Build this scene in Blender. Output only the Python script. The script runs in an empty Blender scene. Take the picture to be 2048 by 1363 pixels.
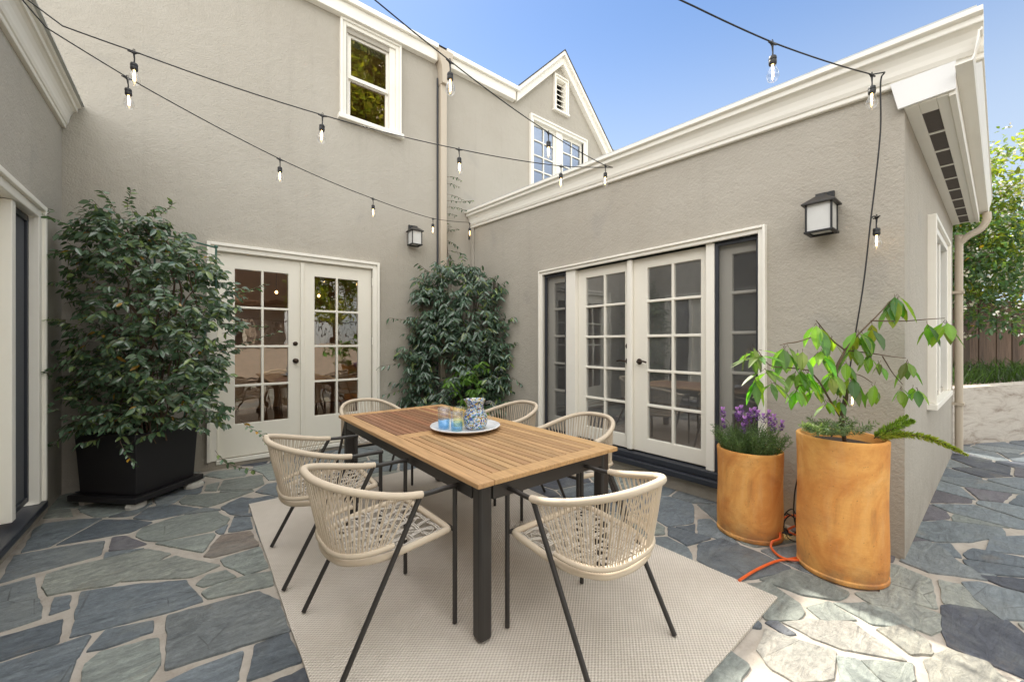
import bpy, bmesh, math, random
from mathutils import Vector, Matrix, noise
R = random.Random(7)
S = bpy.context.scene
COL = S.collection
rad = math.radians

# ---------------------------------------------------------------- camera numbers (used to survey plan positions)
FPX, CX, HY, HC, YAW = 790., 1024., 686., 1.35, rad(38.9)
FW = (math.sin(YAW), math.cos(YAW)); RT = (math.cos(YAW), -math.sin(YAW))
def ray(px, py):
    a = (px - CX) / FPX
    return (FW[0] + a*RT[0], FW[1] + a*RT[1], (HY - py) / FPX)
def gp(px, py, z=0.):                       # survey point on a level plane
    d = ray(px, py); t = (z - HC) / d[2]
    return Vector((d[0]*t, d[1]*t, z))
def dp(px, py, dep):                        # survey point at a known depth
    d = ray(px, py)
    return Vector((d[0]*dep, d[1]*dep, HC + d[2]*dep))

# ---------------------------------------------------------------- mesh builder
class MB:
    def __init__(s): s.v = []; s.f = []; s.c = []; s.mi = []; s.m = 0; s.col = None
    def add(s, vs, fs, col=None):
        b = len(s.v); s.v += [tuple(p) for p in vs]
        for f in fs: s.f.append(tuple(b + i for i in f)); s.mi.append(s.m)
        s.c += [(col or s.col or (1, 1, 1))] * len(vs)
        return s
    def box(s, x0, x1, y0, y1, z0, z1, col=None):
        x0, x1 = sorted((x0, x1)); y0, y1 = sorted((y0, y1)); z0, z1 = sorted((z0, z1))
        return s.add([(x0,y0,z0),(x1,y0,z0),(x1,y1,z0),(x0,y1,z0),(x0,y0,z1),(x1,y0,z1),(x1,y1,z1),(x0,y1,z1)],
              [(3,2,1,0),(4,5,6,7),(0,1,5,4),(1,2,6,5),(2,3,7,6),(3,0,4,7)], col)
    def prism(s, pts, vec, col=None):       # planar polygon swept along vec
        n = len(pts); pts = [Vector(p) for p in pts]; vec = Vector(vec)
        nrm = Vector((0,0,0))
        for i in range(n): nrm += pts[i].cross(pts[(i+1) % n])
        if nrm.dot(vec) > 0: pts = pts[::-1]
        vs = pts + [p + vec for p in pts]
        return s.add(vs, [tuple(range(n)), tuple(range(2*n-1, n-1, -1))] + [((i+1) % n, i, i+n, (i+1) % n + n) for i in range(n)], col)
    def tube(s, pts, r, n=8, col=None, closed=False, caps=True, up=None):
        pts = [Vector(p) for p in pts]; k = len(pts)
        rr = r if isinstance(r, (list, tuple)) else [r]*k
        T = []
        for i in range(k):
            a = pts[(i-1) % k] if (closed or i > 0) else pts[i]
            b = pts[(i+1) % k] if (closed or i < k-1) else pts[i]
            t = (b - a); T.append(t.normalized() if t.length > 1e-9 else Vector((0,0,1)))
        u = T[0].orthogonal().normalized() if up is None else (Vector(up) - T[0]*Vector(up).dot(T[0])).normalized()
        vs = []; fs = []
        for i in range(k):
            u = u - T[i]*u.dot(T[i])
            u = u.normalized() if u.length > 1e-6 else T[i].orthogonal().normalized()
            w = T[i].cross(u)
            for j in range(n):
                a = 2*math.pi*j/n
                vs.append(pts[i] + (u*math.cos(a) + w*math.sin(a))*rr[i])
        for i in range(k if closed else k-1):
            i2 = (i+1) % k
            for j in range(n):
                j2 = (j+1) % n
                fs.append((i*n+j, i*n+j2, i2*n+j2, i2*n+j))
        if caps and not closed:
            fs.append(tuple(range(n-1, -1, -1))); fs.append(tuple(range((k-1)*n, k*n)))
        return s.add(vs, fs, col)
    def lathe(s, prof, c=(0,0,0), n=32, col=None, wob=None, caps=True):
        vs = []; fs = []; k = len(prof)
        for i, (r, z) in enumerate(prof):
            for j in range(n):
                a = 2*math.pi*j/n
                q = r * (1 + (wob(a, z) if wob else 0))
                vs.append((c[0] + q*math.cos(a), c[1] + q*math.sin(a), c[2] + z))
        for i in range(k-1):
            for j in range(n):
                j2 = (j+1) % n
                fs.append((i*n+j, i*n+j2, (i+1)*n+j2, (i+1)*n+j))
        if caps and prof[0][0] > 1e-5: fs.append(tuple(range(n-1, -1, -1)))
        if caps and prof[-1][0] > 1e-5: fs.append(tuple(range((k-1)*n, k*n)))
        return s.add(vs, fs, col)
    def leaf(s, p, d, nrm, L, W, col, droop=.15, fold=.22):
        d = d.normalized(); side = d.cross(nrm)
        if side.length < 1e-5: side = d.orthogonal()
        side.normalize(); up = side.cross(d).normalized()
        dn = -up
        q = []
        for t, w in ((0, .0), (.28, .82), (.55, 1.), (.82, .55), (1., 0.)):
            c = p + d*(L*t) + Vector((0,0,-1))*(droop*L*t*t)
            q.append((c, w*W*.5))
        vs = [q[0][0]]
        for c, w in q[1:4]:
            vs += [c + side*w + up*(w*fold), c, c - side*w + up*(w*fold)]
        vs.append(q[4][0])
        fs = [(0,2,1),(0,3,2),(1,2,5,4),(2,3,6,5),(4,5,8,7),(5,6,9,8),(7,8,10),(8,9,10)]
        r0 = s.add(vs, fs, col)
        for k in (2, 5, 8): s.c[-11+k] = tuple(min(1, q*1.3) for q in col)   # paler midrib
        s.c[-1] = tuple(q*.8 for q in col)
        return r0
    def build(s, name, m, parent=None, smooth=False, bevel=0, seg=2, origin=None):
        me = bpy.data.meshes.new(name)
        vs = s.v if origin is None else [(x-origin[0], y-origin[1], z-origin[2]) for x, y, z in s.v]
        me.from_pydata(vs, [], s.f)
        for mm in (m if isinstance(m, (list, tuple)) else [m]): me.materials.append(mm)
        if isinstance(m, (list, tuple)): me.polygons.foreach_set('material_index', s.mi)
        if any(c != (1,1,1) for c in s.c):
            a = me.color_attributes.new('tint', 'FLOAT_COLOR', 'POINT')
            a.data.foreach_set('color', [q for c in s.c for q in (c[0], c[1], c[2], 1.)])
        if smooth:
            me.polygons.foreach_set('use_smooth', [True]*len(me.polygons))
            if smooth == 'auto': me.set_sharp_from_angle(angle=rad(40))
        me.update()
        o = bpy.data.objects.new(name, me); COL.objects.link(o)
        if parent is not None: o.parent = parent
        if origin is not None: o.location = origin
        if bevel:
            b = o.modifiers.new('bevel', 'BEVEL'); b.width = bevel; b.segments = seg; b.limit_method = 'ANGLE'; b.angle_limit = rad(40)
        return o

def tag(o, label=None, cat=None, group=None, kind=None):
    if label: o['label'] = label
    if cat: o['category'] = cat
    if group: o['group'] = group
    if kind: o['kind'] = kind
    return o
def thing(name, label, cat, loc=(0,0,0), rz=0, group=None):
    o = bpy.data.objects.new(name, None); COL.objects.link(o); o.empty_display_size = .1
    o.location = loc; o.rotation_euler = (0,0,rz)
    return tag(o, label, cat, group)
def copy_tree(o, parent=None):
    c = o.copy(); COL.objects.link(c)
    if parent is not None: c.parent = parent
    for ch in list(o.children): copy_tree(ch, c)
    return c

def catmull(pts, sub=8):
    P = [Vector(p) for p in pts]
    out = []
    for i in range(len(P)-1):
        a = P[i-1] if i else P[0]*2 - P[1]
        b, c = P[i], P[i+1]
        d = P[i+2] if i+2 < len(P) else P[-1]*2 - P[-2]
        for k in range(sub):
            t = k/sub
            out.append(.5*((2*b) + (c-a)*t + (2*a-5*b+4*c-d)*t*t + (3*b-a-3*c+d)*t**3))
    out.append(P[-1]); return out

# ---------------------------------------------------------------- materials
class NT:
    def __init__(s, name):
        s.m = bpy.data.materials.new(name); s.m.use_nodes = True
        s.t = s.m.node_tree; s.b = s.t.nodes['Principled BSDF']; s.out = s.t.nodes['Material Output']
    def n(s, typ, **kw):
        q = s.t.nodes.new(typ)
        for k, v in kw.items():
            if k in q.inputs.keys(): q.inputs[k].default_value = v
            else: setattr(q, k, v)
        return q
    def l(s, a, b): s.t.links.new(a, b)
    def coord(s, which='Object', scale=(1,1,1), rot=(0,0,0)):
        c = s.n('ShaderNodeTexCoord'); mp = s.n('ShaderNodeMapping')
        mp.inputs['Scale'].default_value = scale; mp.inputs['Rotation'].default_value = rot
        s.l(c.outputs[which], mp.inputs[0]); return mp.outputs[0]
    def noise(s, co, scale, detail=4, rough=.55, dist=0):
        q = s.n('ShaderNodeTexNoise'); q.inputs['Scale'].default_value = scale; q.inputs['Detail'].default_value = detail
        q.inputs['Roughness'].default_value = rough; q.inputs['Distortion'].default_value = dist
        s.l(co, q.inputs['Vector']); return q.outputs['Fac']
    def ramp(s, fac, stops):
        q = s.n('ShaderNodeValToRGB'); e = q.color_ramp.elements
        while len(e) < len(stops): e.new(.5)
        for el, (p, c) in zip(e, stops): el.position = p; el.color = (*c, 1) if len(c) == 3 else c
        s.l(fac, q.inputs[0]); return q.outputs[0]
    def mix(s, fac, a, b, mode='MIX'):
        q = s.n('ShaderNodeMix', data_type='RGBA', blend_type=mode)
        for i, x in ((0, fac), (6, a), (7, b)):
            if hasattr(x, 'is_linked') or hasattr(x, 'links'): s.l(x, q.inputs[i])
            else: q.inputs[i].default_value = x if i == 0 else (*x, 1)
        return q.outputs[2]
    def math(s, op, a, b=None):
        q = s.n('ShaderNodeMath', operation=op)
        for i, x in ((0, a), (1, b)):
            if x is None: continue
            if hasattr(x, 'links'): s.l(x, q.inputs[i])
            else: q.inputs[i].default_value = x
        return q.outputs[0]
    def bump(s, h, strength=.3, dist=.01, prev=None):
        q = s.n('ShaderNodeBump'); q.inputs['Strength'].default_value = strength; q.inputs['Distance'].default_value = dist
        s.l(h, q.inputs['Height'])
        if prev is not None: s.l(prev, q.inputs['Normal'])
        return q.outputs[0]
    def attr(s, name='tint'):
        return s.n('ShaderNodeAttribute', attribute_name=name).outputs['Color']
    def fin(s, col=None, rough=.5, nrm=None, **kw):
        if col is not None:
            if hasattr(col, 'links'): s.l(col, s.b.inputs['Base Color'])
            else: s.b.inputs['Base Color'].default_value = (*col, 1)
        if hasattr(rough, 'links'): s.l(rough, s.b.inputs['Roughness'])
        else: s.b.inputs['Roughness'].default_value = rough
        if nrm is not None: s.l(nrm, s.b.inputs['Normal'])
        for k, v in kw.items(): s.b.inputs[k.replace('_', ' ')].default_value = v
        return s.m

def m_stucco():
    t = NT('stucco'); co = t.coord()
    big = t.noise(co, .8, 4, .6); mid = t.noise(co, 5, 5, .6)
    c = t.mix(t.ramp(big, [(.35, (0,0,0)), (.7, (1,1,1))]), (.405,.372,.318), (.46,.43,.375))
    c = t.mix(t.math('MULTIPLY', mid, .28), c, (.36,.325,.27))
    # damp-looking grey blotches with shapes of their own
    bl = t.ramp(t.noise(t.coord(scale=(1,1,.8)), 1.9, 3, .5, .4), [(.64, (0,0,0)), (.70, (1,1,1))])
    c = t.mix(t.math('MULTIPLY', bl, .26), c, (.29,.28,.265))
    sk_ = t.ramp(t.noise(t.coord(scale=(3.2,3.2,.16)), 2.6, 5, .6, .2), [(.52, (0,0,0)), (.72, (1,1,1))])
    c = t.mix(t.math('MULTIPLY', sk_, .17), c, (.30,.275,.235))
    zz = t.n('ShaderNodeSeparateXYZ'); t.l(co, zz.inputs[0])
    gd = t.math('MULTIPLY', t.ramp(zz.outputs[2], [(.0, (1,1,1)), (.45, (0,0,0))]), t.ramp(t.noise(co, 3.5, 6, .7), [(.35, (0,0,0)), (.65, (1,1,1))]))
    c = t.mix(t.math('MULTIPLY', gd, .5), c, (.25,.21,.165))
    h1 = t.noise(co, 60, 3, .6); h2 = t.noise(co, 150, 2, .5); h3 = t.noise(co, 14, 3, .5)
    n = t.bump(h3, .3, .02); n = t.bump(h1, .5, .012, n); n = t.bump(h2, .25, .005, n)
    return t.fin(c, .92, n)
def m_paint(name, col, rough=.45, dirt=(.6,.53,.42), amt=.18):
    t = NT(name); co = t.coord()
    f = t.ramp(t.noise(co, 3, 6, .7), [(.5, (0,0,0)), (.8, (1,1,1))])
    c = t.mix(t.math('MULTIPLY', f, amt), col, dirt)
    n = t.bump(t.noise(co, 40, 3), .12, .004)
    return t.fin(c, rough, n)
def m_plain(name, col, rough=.5, bump=0, scale=60, **kw):
    t = NT(name); co = t.coord()
    f = t.noise(co, scale*.15, 4)
    c = t.mix(f, tuple(x*.85 for x in col), tuple(min(1, x*1.12) for x in col))
    return t.fin(c, rough, t.bump(t.noise(co, scale, 3), bump, .004) if bump else None, **kw)
def m_slate():
    t = NT('slate'); co = t.coord(); a = t.attr()
    s1 = t.noise(t.coord(scale=(1, 3.0, 1), rot=(0,0,.5)), 6, 9, .72, 1.4)
    s2 = t.noise(co, 2.6, 6, .68, .6); s3 = t.noise(co, 28, 6, .75)
    c = t.mix(1., a, t.ramp(s1, [(.28, (.52,.53,.56)), (.48, (.98,.98,.98)), (.72, (1.5,1.48,1.42))]), 'MULTIPLY')
    c = t.mix(1., c, t.ramp(s3, [(.3, (.72,.72,.72)), (.55, (1,1,1)), (.75, (1.3,1.3,1.3))]), 'MULTIPLY')
    c = t.mix(t.math('MULTIPLY', t.ramp(s2, [(.5, (0,0,0)), (.68, (1,1,1))]), .4), c, (.25,.265,.25))
    rust = t.ramp(t.noise(co, 3.1, 7, .7, .7), [(.60, (0,0,0)), (.72, (1,1,1))])
    c = t.mix(t.math('MULTIPLY', rust, .32), c, (.26,.19,.115))
    v = t.n('ShaderNodeTexVoronoi', feature='DISTANCE_TO_EDGE'); v.inputs['Scale'].default_value = 4.5
    wv = t.mix(.22, co, t.n('ShaderNodeTexNoise').outputs['Color']); t.l(wv, v.inputs['Vector'])
    crack = t.ramp(v.outputs['Distance'], [(.0, (1,1,1)), (.012, (0,0,0))])
    cm = t.math('MULTIPLY', crack, t.ramp(t.noise(co, 1.7, 3), [(.5, (0,0,0)), (.62, (1,1,1))]))
    c = t.mix(t.math('MULTIPLY', cm, .6), c, (.05,.05,.05))
    chip = t.ramp(t.noise(co, 52, 3), [(.72, (0,0,0)), (.76, (1,1,1))])
    c = t.mix(t.math('MULTIPLY', chip, .4), c, (.46,.46,.44))
    lay = t.ramp(t.noise(t.coord(scale=(1,2.0,1), rot=(0,0,.5)), 4, 9, .7, 1.6), [(.40, (0,0,0)), (.43, (.35,)*3), (.52, (.4,)*3), (.54, (.75,)*3), (.64, (.8,)*3), (.66, (1,1,1))])
    n = t.bump(lay, .45, .012); n = t.bump(s1, .6, .018, n); n = t.bump(s3, .4, .006, n); n = t.bump(t.math('SUBTRACT', 1., cm), .4, .006, n)
    return t.fin(c, t.ramp(s1, [(.3, (.45,)*3), (.7, (.72,)*3)]), n)
def m_mortar():
    t = NT('mortar'); co = t.coord()
    c = t.ramp(t.noise(co, 4, 6, .7), [(.25, (.30,.26,.22)), (.5, (.44,.395,.345)), (.75, (.52,.475,.425))])
    n = t.bump(t.noise(co, 50, 5, .7), .6, .008); n = t.bump(t.noise(co, 9, 4), .5, .02, n)
    return t.fin(c, .95, n)
def m_wood():
    t = NT('teak'); a = t.attr()
    g = t.noise(t.coord(scale=(26, 1.3, 26)), 3, 6, .65, .6)
    c = t.mix(1., a, t.ramp(g, [(.25, (.62,.58,.52)), (.55, (1,1,1)), (.8, (1.22,1.2,1.15))]), 'MULTIPLY')
    return t.fin(c, .5, t.bump(g, .12, .003))
def m_terracotta():
    t = NT('terracotta'); co = t.coord()
    a = t.noise(co, 2.3, 6, .62, .9); b = t.noise(co, 6, 7, .7)
    c = t.ramp(a, [(.27, (.45,.165,.05)), (.40, (.68,.285,.075)), (.52, (.80,.405,.12)), (.66, (.84,.49,.185)), (.80, (.84,.58,.30))])
    c = t.mix(t.math('MULTIPLY', t.ramp(b, [(.48, (0,0,0)), (.72, (1,1,1))]), .4), c, (.46,.20,.075))
    st = t.ramp(t.noise(t.coord(scale=(5,5,.5)), 2.4, 5, .6, .3), [(.56, (0,0,0)), (.72, (1,1,1))])
    c = t.mix(t.math('MULTIPLY', st, .16), c, (.74,.56,.36))
    soot = t.ramp(t.noise(t.coord(scale=(1,1,.6)), 3.6, 6, .65, .8), [(.57, (0,0,0)), (.74, (1,1,1))])
    c = t.mix(t.math('MULTIPLY', soot, .55), c, (.15,.075,.045))
    sp = t.ramp(t.noise(co, 75, 2), [(.70, (0,0,0)), (.73, (1,1,1))])
    c = t.mix(t.math('MULTIPLY', sp, .5), c, (.22,.10,.05))
    z = t.n('ShaderNodeSeparateXYZ'); t.l(co, z.inputs[0])
    spl = t.math('MULTIPLY', t.ramp(z.outputs[2], [(.02, (1,1,1)), (.13, (0,0,0))]), t.ramp(t.noise(co, 9, 6, .7), [(.42, (0,0,0)), (.6, (1,1,1))]))
    c = t.mix(t.math('MULTIPLY', spl, .5), c, (.22,.15,.10))
    n = t.bump(t.noise(t.coord(scale=(1,1,7)), 7, 5), .3, .006); n = t.bump(t.noise(co, 70, 3), .3, .003, n); n = t.bump(b, .25, .01, n)
    return t.fin(c, .82, n, Specular_IOR_Level=.3)
def m_leaf(name, rough=.35, trans=.25, spec=.5):
    t = NT(name); a = t.attr()
    t.l(a, t.b.inputs['Base Color']); t.b.inputs['Roughness'].default_value = rough; t.b.inputs['Specular IOR Level'].default_value = spec
    tr = t.n('ShaderNodeBsdfTranslucent'); mx = t.n('ShaderNodeMixShader'); mx.inputs[0].default_value = trans
    g = t.mix(1., a, (1.9, 2.3, .7), 'MULTIPLY'); t.l(g, tr.inputs['Color'])
    t.l(t.b.outputs[0], mx.inputs[1]); t.l(tr.outputs[0], mx.inputs[2]); t.l(mx.outputs[0], t.out.inputs[0])
    return t.m
def m_tint(name, rough=.6, bump=0, scale=60):
    t = NT(name); return t.fin(t.attr(), rough, t.bump(t.noise(t.coord(), scale, 3), bump, .004) if bump else None)
def m_glass(name, tint=(.9,.92,.92), refl=.10, wav=0., gl=(1,1,1), haze=0.):
    t = NT(name)
    fr = t.n('ShaderNodeLayerWeight'); fr.inputs['Blend'].default_value = .5
    tr = t.n('ShaderNodeBsdfTransparent'); tr.inputs[0].default_value = (*tint, 1)
    g = t.n('ShaderNodeBsdfGlossy'); g.inputs['Roughness'].default_value = .01; g.inputs[0].default_value = (*gl, 1)
    if wav:
        nn = t.bump(t.noise(t.coord(scale=(1,1,.6)), 5, 2, .4), wav, .02)
        t.l(nn, g.inputs['Normal'])
    f = t.math('MULTIPLY', t.math('POWER', fr.outputs['Facing'], 4.), .8); f = t.math('ADD', f, refl)
    f = t.math('MINIMUM', f, 1.)
    mx = t.n('ShaderNodeMixShader'); t.l(f, mx.inputs[0]); t.l(tr.outputs[0], mx.inputs[1]); t.l(g.outputs[0], mx.inputs[2])
    sh = mx.outputs[0]
    if haze:                                 # pale diffuse haze painted into the pane to make it look lighter
        d = t.n('ShaderNodeBsdfDiffuse'); d.inputs[0].default_value = (.62,.63,.63,1); m2 = t.n('ShaderNodeMixShader')
        t.l(t.math('MULTIPLY', t.noise(t.coord(), 3, 4), haze*2), m2.inputs[0]); t.l(sh, m2.inputs[1]); t.l(d.outputs[0], m2.inputs[2]); sh = m2.outputs[0]
    t.l(sh, t.out.inputs[0]); return t.m
def m_screen():
    t = NT('insect_screen')
    tr = t.n('ShaderNodeBsdfTransparent'); tr.inputs[0].default_value = (1,1,1,1)
    d = t.n('ShaderNodeBsdfDiffuse'); d.inputs[0].default_value = (.05,.052,.055,1)
    mx = t.n('ShaderNodeMixShader'); mx.inputs[0].default_value = .42
    t.l(tr.outputs[0], mx.inputs[1]); t.l(d.outputs[0], mx.inputs[2]); t.l(mx.outputs[0], t.out.inputs[0]); return t.m
def m_rug():
    t = NT('woven_rug'); co = t.coord()
    sp = t.n('ShaderNodeSeparateXYZ'); t.l(co, sp.inputs[0])
    kx, ky = 2*math.pi/.022, 2*math.pi/.017
    sx = t.math('SINE', t.math('MULTIPLY', sp.outputs[0], kx)); sy = t.math('SINE', t.math('MULTIPLY', sp.outputs[1], ky))
    w = t.math('MULTIPLY', sx, sy)
    f = t.math('ADD', t.math('MULTIPLY', w, .5), .5)
    c = t.ramp(f, [(.1, (.46,.415,.36)), (.5, (.61,.56,.50)), (.9, (.70,.65,.59))])
    st = t.ramp(t.noise(co, 2.0, 4, .6), [(.35, (.92,.9,.88)), (.65, (1.05,1.04,1.03))])
    c = t.mix(1., c, st, 'MULTIPLY')
    n = t.bump(f, .7, .006); n = t.bump(t.noise(co, 300, 2), .3, .002, n)
    return t.fin(c, .95, n)
def m_emit(name, col, s):
    t = NT(name); t.fin(col, .5); t.b.inputs['Emission Color'].default_value = (*col, 1); t.b.inputs['Emission Strength'].default_value = s; return t.m
def m_confetti():
    t = NT('confetti_glass'); co = t.coord()
    v = t.n('ShaderNodeTexVoronoi', feature='F1'); v.inputs['Scale'].default_value = 105; t.l(co, v.inputs['Vector'])
    sp = t.n('ShaderNodeSeparateColor'); t.l(v.outputs['Color'], sp.inputs[0])
    q = t.n('ShaderNodeValToRGB'); q.color_ramp.interpolation = 'CONSTANT'
    cols = [(0,(.75,.78,.78)),(.22,(.06,.13,.45)),(.36,(.7,.75,.75)),(.5,(.55,.40,.06)),(.62,(.03,.05,.12)),(.7,(.12,.30,.16)),(.8,(.35,.07,.05)),(.86,(.25,.45,.75))]
    e = q.color_ramp.elements
    while len(e) < len(cols): e.new(.5)
    for el, (p, c) in zip(e, cols): el.position = p; el.color = (*c, 1)
    t.l(sp.outputs[0], q.inputs[0])
    t.fin(q.outputs[0], .08, t.bump(v.outputs['Distance'], .4, .003))
    t.b.inputs['Coat Weight'].default_value = .6
    tr = t.n('ShaderNodeBsdfTransparent'); tr.inputs[0].default_value = (.9,.93,.95,1)
    mx = t.n('ShaderNodeMixShader'); mx.inputs[0].default_value = .3
    t.l(t.b.outputs[0], mx.inputs[1]); t.l(tr.outputs[0], mx.inputs[2]); t.l(mx.outputs[0], t.out.inputs[0]); return t.m
def m_fence():
    t = NT('fence_boards'); a = t.attr()
    g = t.noise(t.coord(scale=(9, 9, .7)), 3, 6, .7, .5)
    c = t.mix(1., a, t.ramp(g, [(.3, (.45,.42,.4)), (.55, (1,1,1)), (.8, (1.5,1.45,1.4))]), 'MULTIPLY')
    return t.fin(c, .85, t.bump(g, .4, .01))
def m_concrete():
    t = NT('board_formed_concrete')
    co = t.coord(); g = t.noise(t.coord(scale=(1.2,1.2,4)), 2.0, 6, .7, .6)
    c = t.ramp(g, [(.30, (.20,.155,.12)), (.42, (.40,.35,.30)), (.52, (.50,.455,.40)), (.75, (.56,.52,.46))])
    return t.fin(c, .92, t.bump(g, .5, .02))

M = dict(stucco=m_stucco(), trim=m_paint('cream_trim', (.84,.81,.735)), door=m_paint('cream_door_paint', (.82,.785,.695), .35, amt=.08),
  slate=m_slate(), mortar=m_mortar(), wood=m_wood(), terracotta=m_terracotta(),
  leafdark=m_leaf('glossy_leaf', .2, .18, .9), leaflight=m_leaf('soft_leaf', .4, .45), needle=m_leaf('needle_leaf', .5, .3),
  bark=m_plain('bark', (.10,.065,.04), .9, .5, 40), iron=m_plain('dark_metal', (.030,.027,.025), .42), black=m_plain('black_rubber', (.012,.012,.013), .5),
  planter=m_plain('black_planter', (.010,.009,.011), .45, .1, 30), cord=m_paint('rope', (.61,.515,.40), .85, (.40,.34,.27), .35), seatcord=m_paint('seat_rope', (.50,.46,.41), .85, (.3,.27,.23), .3),
  glassL=m_glass('wavy_pane', (.92,.88,.82), .20, .10, (1.,.92,.82)), glassR=m_glass('dark_pane', (.88,.9,.9), .27, .03, haze=.09), glassW=m_glass('upper_pane', (.8,.8,.8), .26, .05, (.9,.72,.5)),
  glassS=m_glass('sky_pane', (.7,.75,.8), .30, .02, (.55,.66,.85)), screen=m_screen(), rug=m_rug(), bronze=m_plain('bronze', (.06,.042,.032), .35, Metallic=.8),
  threshold=m_plain('dark_threshold', (.028,.032,.042), .4), gravel=m_plain('soil', (.05,.035,.025), .95, .6, 60), earth=m_plain('earth', (.16,.12,.085), .95, .6, 8),
  fence=m_fence(), concrete=m_concrete(), filament=m_emit('filament', (1.,.62,.22), 6.), frost=m_plain('frosted_glass', (.62,.62,.60), .4),
  bulb=m_glass('bulb_glass', (.95,.95,.95), .09), blue=m_glass('blue_glass', (.66,.84,.98), .05), clear=m_glass('clear_glass', (.95,.965,.975), .05), yellow=m_glass('yellow_glass', (.96,.93,.66), .05),
  porcelain=m_plain('porcelain', (.78,.79,.82), .18), confetti=m_confetti(), orange=m_plain('orange_vinyl', (.75,.13,.03), .4), petal=m_tint('lavender_petal', .6),
  shingle=m_plain('shingle', (.06,.055,.055), .9, .6, 30), room=m_plain('room_plaster', (.78,.50,.27), .9), roomgrey=m_plain('grey_room_plaster', (.80,.79,.76), .9), roomfloor=m_plain('room_floor', (.30,.17,.08), .5),
  stone=m_plain('pale_stone', (.50,.48,.44), .9, .5, 30), pale=m_paint('white_panel', (.80,.80,.79)), grate=m_plain('vent_mesh', (.10,.085,.075), .9, .5, 200), green=m_plain('green_rod', (.05,.13,.10), .45),
  flash=m_plain('grey_flashing', (.5,.51,.5), .5), tan=m_paint('tan_pipe', (.50,.43,.34)), garden=m_plain('garden_stucco', (.52,.44,.38), .9, .3, 30), steel=m_plain('steel', (.5,.5,.5), .3, Metallic=1.))

# ---------------------------------------------------------------- world, sun, camera
SUN = Vector((.21, .785, 1.)).normalized()
EL = math.asin(SUN.z); AZ = math.atan2(SUN.x, SUN.y)
w = bpy.data.worlds.new('World'); S.world = w; w.use_nodes = True
nt = w.node_tree; sky = nt.nodes.new('ShaderNodeTexSky'); sky.sky_type = 'NISHITA'; sky.sun_disc = False
sky.sun_elevation = EL; sky.sun_rotation = AZ; sky.air_density = 1.; sky.dust_density = .1; sky.ozone_density = 4.
# added cloud as fill light, overhead and behind camera; clear blue above the roofs
N_ = nt.nodes.new; Lk = nt.links.new
tc = N_('ShaderNodeTexCoord'); sx_ = N_('ShaderNodeSeparateXYZ'); Lk(tc.outputs['Generated'], sx_.inputs[0])
def wm(op, a, b):
    q = N_('ShaderNodeMath'); q.operation = op
    for i, x in ((0, a), (1, b)):
        if hasattr(x, 'links'): Lk(x, q.inputs[i])
        else: q.inputs[i].default_value = x
    return q.outputs[0]
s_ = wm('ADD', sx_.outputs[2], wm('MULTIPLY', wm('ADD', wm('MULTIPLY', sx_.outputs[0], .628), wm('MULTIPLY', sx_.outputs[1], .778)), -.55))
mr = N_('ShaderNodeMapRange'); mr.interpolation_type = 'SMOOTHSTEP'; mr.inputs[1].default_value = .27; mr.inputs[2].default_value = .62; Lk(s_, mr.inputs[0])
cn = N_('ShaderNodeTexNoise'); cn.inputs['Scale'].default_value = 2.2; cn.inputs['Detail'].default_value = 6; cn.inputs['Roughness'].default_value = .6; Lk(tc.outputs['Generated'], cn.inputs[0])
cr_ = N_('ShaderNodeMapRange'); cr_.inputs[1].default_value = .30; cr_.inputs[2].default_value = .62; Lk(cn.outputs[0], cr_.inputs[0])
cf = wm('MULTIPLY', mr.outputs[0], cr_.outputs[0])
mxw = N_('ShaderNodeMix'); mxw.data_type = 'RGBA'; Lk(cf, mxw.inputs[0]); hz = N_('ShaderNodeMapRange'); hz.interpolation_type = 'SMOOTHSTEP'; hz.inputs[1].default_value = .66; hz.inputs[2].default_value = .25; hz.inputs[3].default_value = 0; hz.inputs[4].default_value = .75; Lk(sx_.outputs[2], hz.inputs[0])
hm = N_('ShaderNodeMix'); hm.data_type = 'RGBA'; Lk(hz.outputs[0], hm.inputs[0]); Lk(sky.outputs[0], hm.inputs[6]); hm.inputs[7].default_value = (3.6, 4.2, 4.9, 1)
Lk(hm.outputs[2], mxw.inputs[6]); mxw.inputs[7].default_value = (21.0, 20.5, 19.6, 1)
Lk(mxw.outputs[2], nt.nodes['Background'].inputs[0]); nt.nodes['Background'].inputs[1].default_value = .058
sl = bpy.data.lights.new('sun', 'SUN'); sl.energy = 2.5; sl.angle = rad(.53); sl.color = (1., .93, .80)
so = bpy.data.objects.new('sun', sl); COL.objects.link(so); so.rotation_euler = SUN.to_track_quat('Z', 'Y').to_euler(); so.location = (2, 8, 12)
cd = bpy.data.cameras.new('camera'); cd.sensor_width = 36; cd.lens = FPX/2048*36; cd.shift_y = 4.5/2048; cd.clip_end = 600; cd.clip_start = .03
co_ = bpy.data.objects.new('camera', cd); COL.objects.link(co_); co_.location = (0,0,HC); co_.rotation_euler = (rad(90), 0, -YAW); S.camera = co_
S.view_settings.view_transform = 'Standard'; S.view_settings.look = 'None'; S.view_settings.exposure = 1.76; S.view_settings.gamma = 1
S.cycles.use_denoising = True; S.cycles.max_bounces = 10; S.cycles.transparent_max_bounces = 24; S.cycles.diffuse_bounces = 5; S.cycles.sample_clamp_indirect = 6
S.cycles.caustics_reflective = False; S.cycles.caustics_refractive = False

# ---------------------------------------------------------------- ground and patio
o = MB().add([(-150,-150,-.03),(150,-150,-.03),(150,150,-.03),(-150,150,-.03)], [(0,1,2,3)]).build('ground', M['earth']); tag(o, kind='structure')

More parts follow.
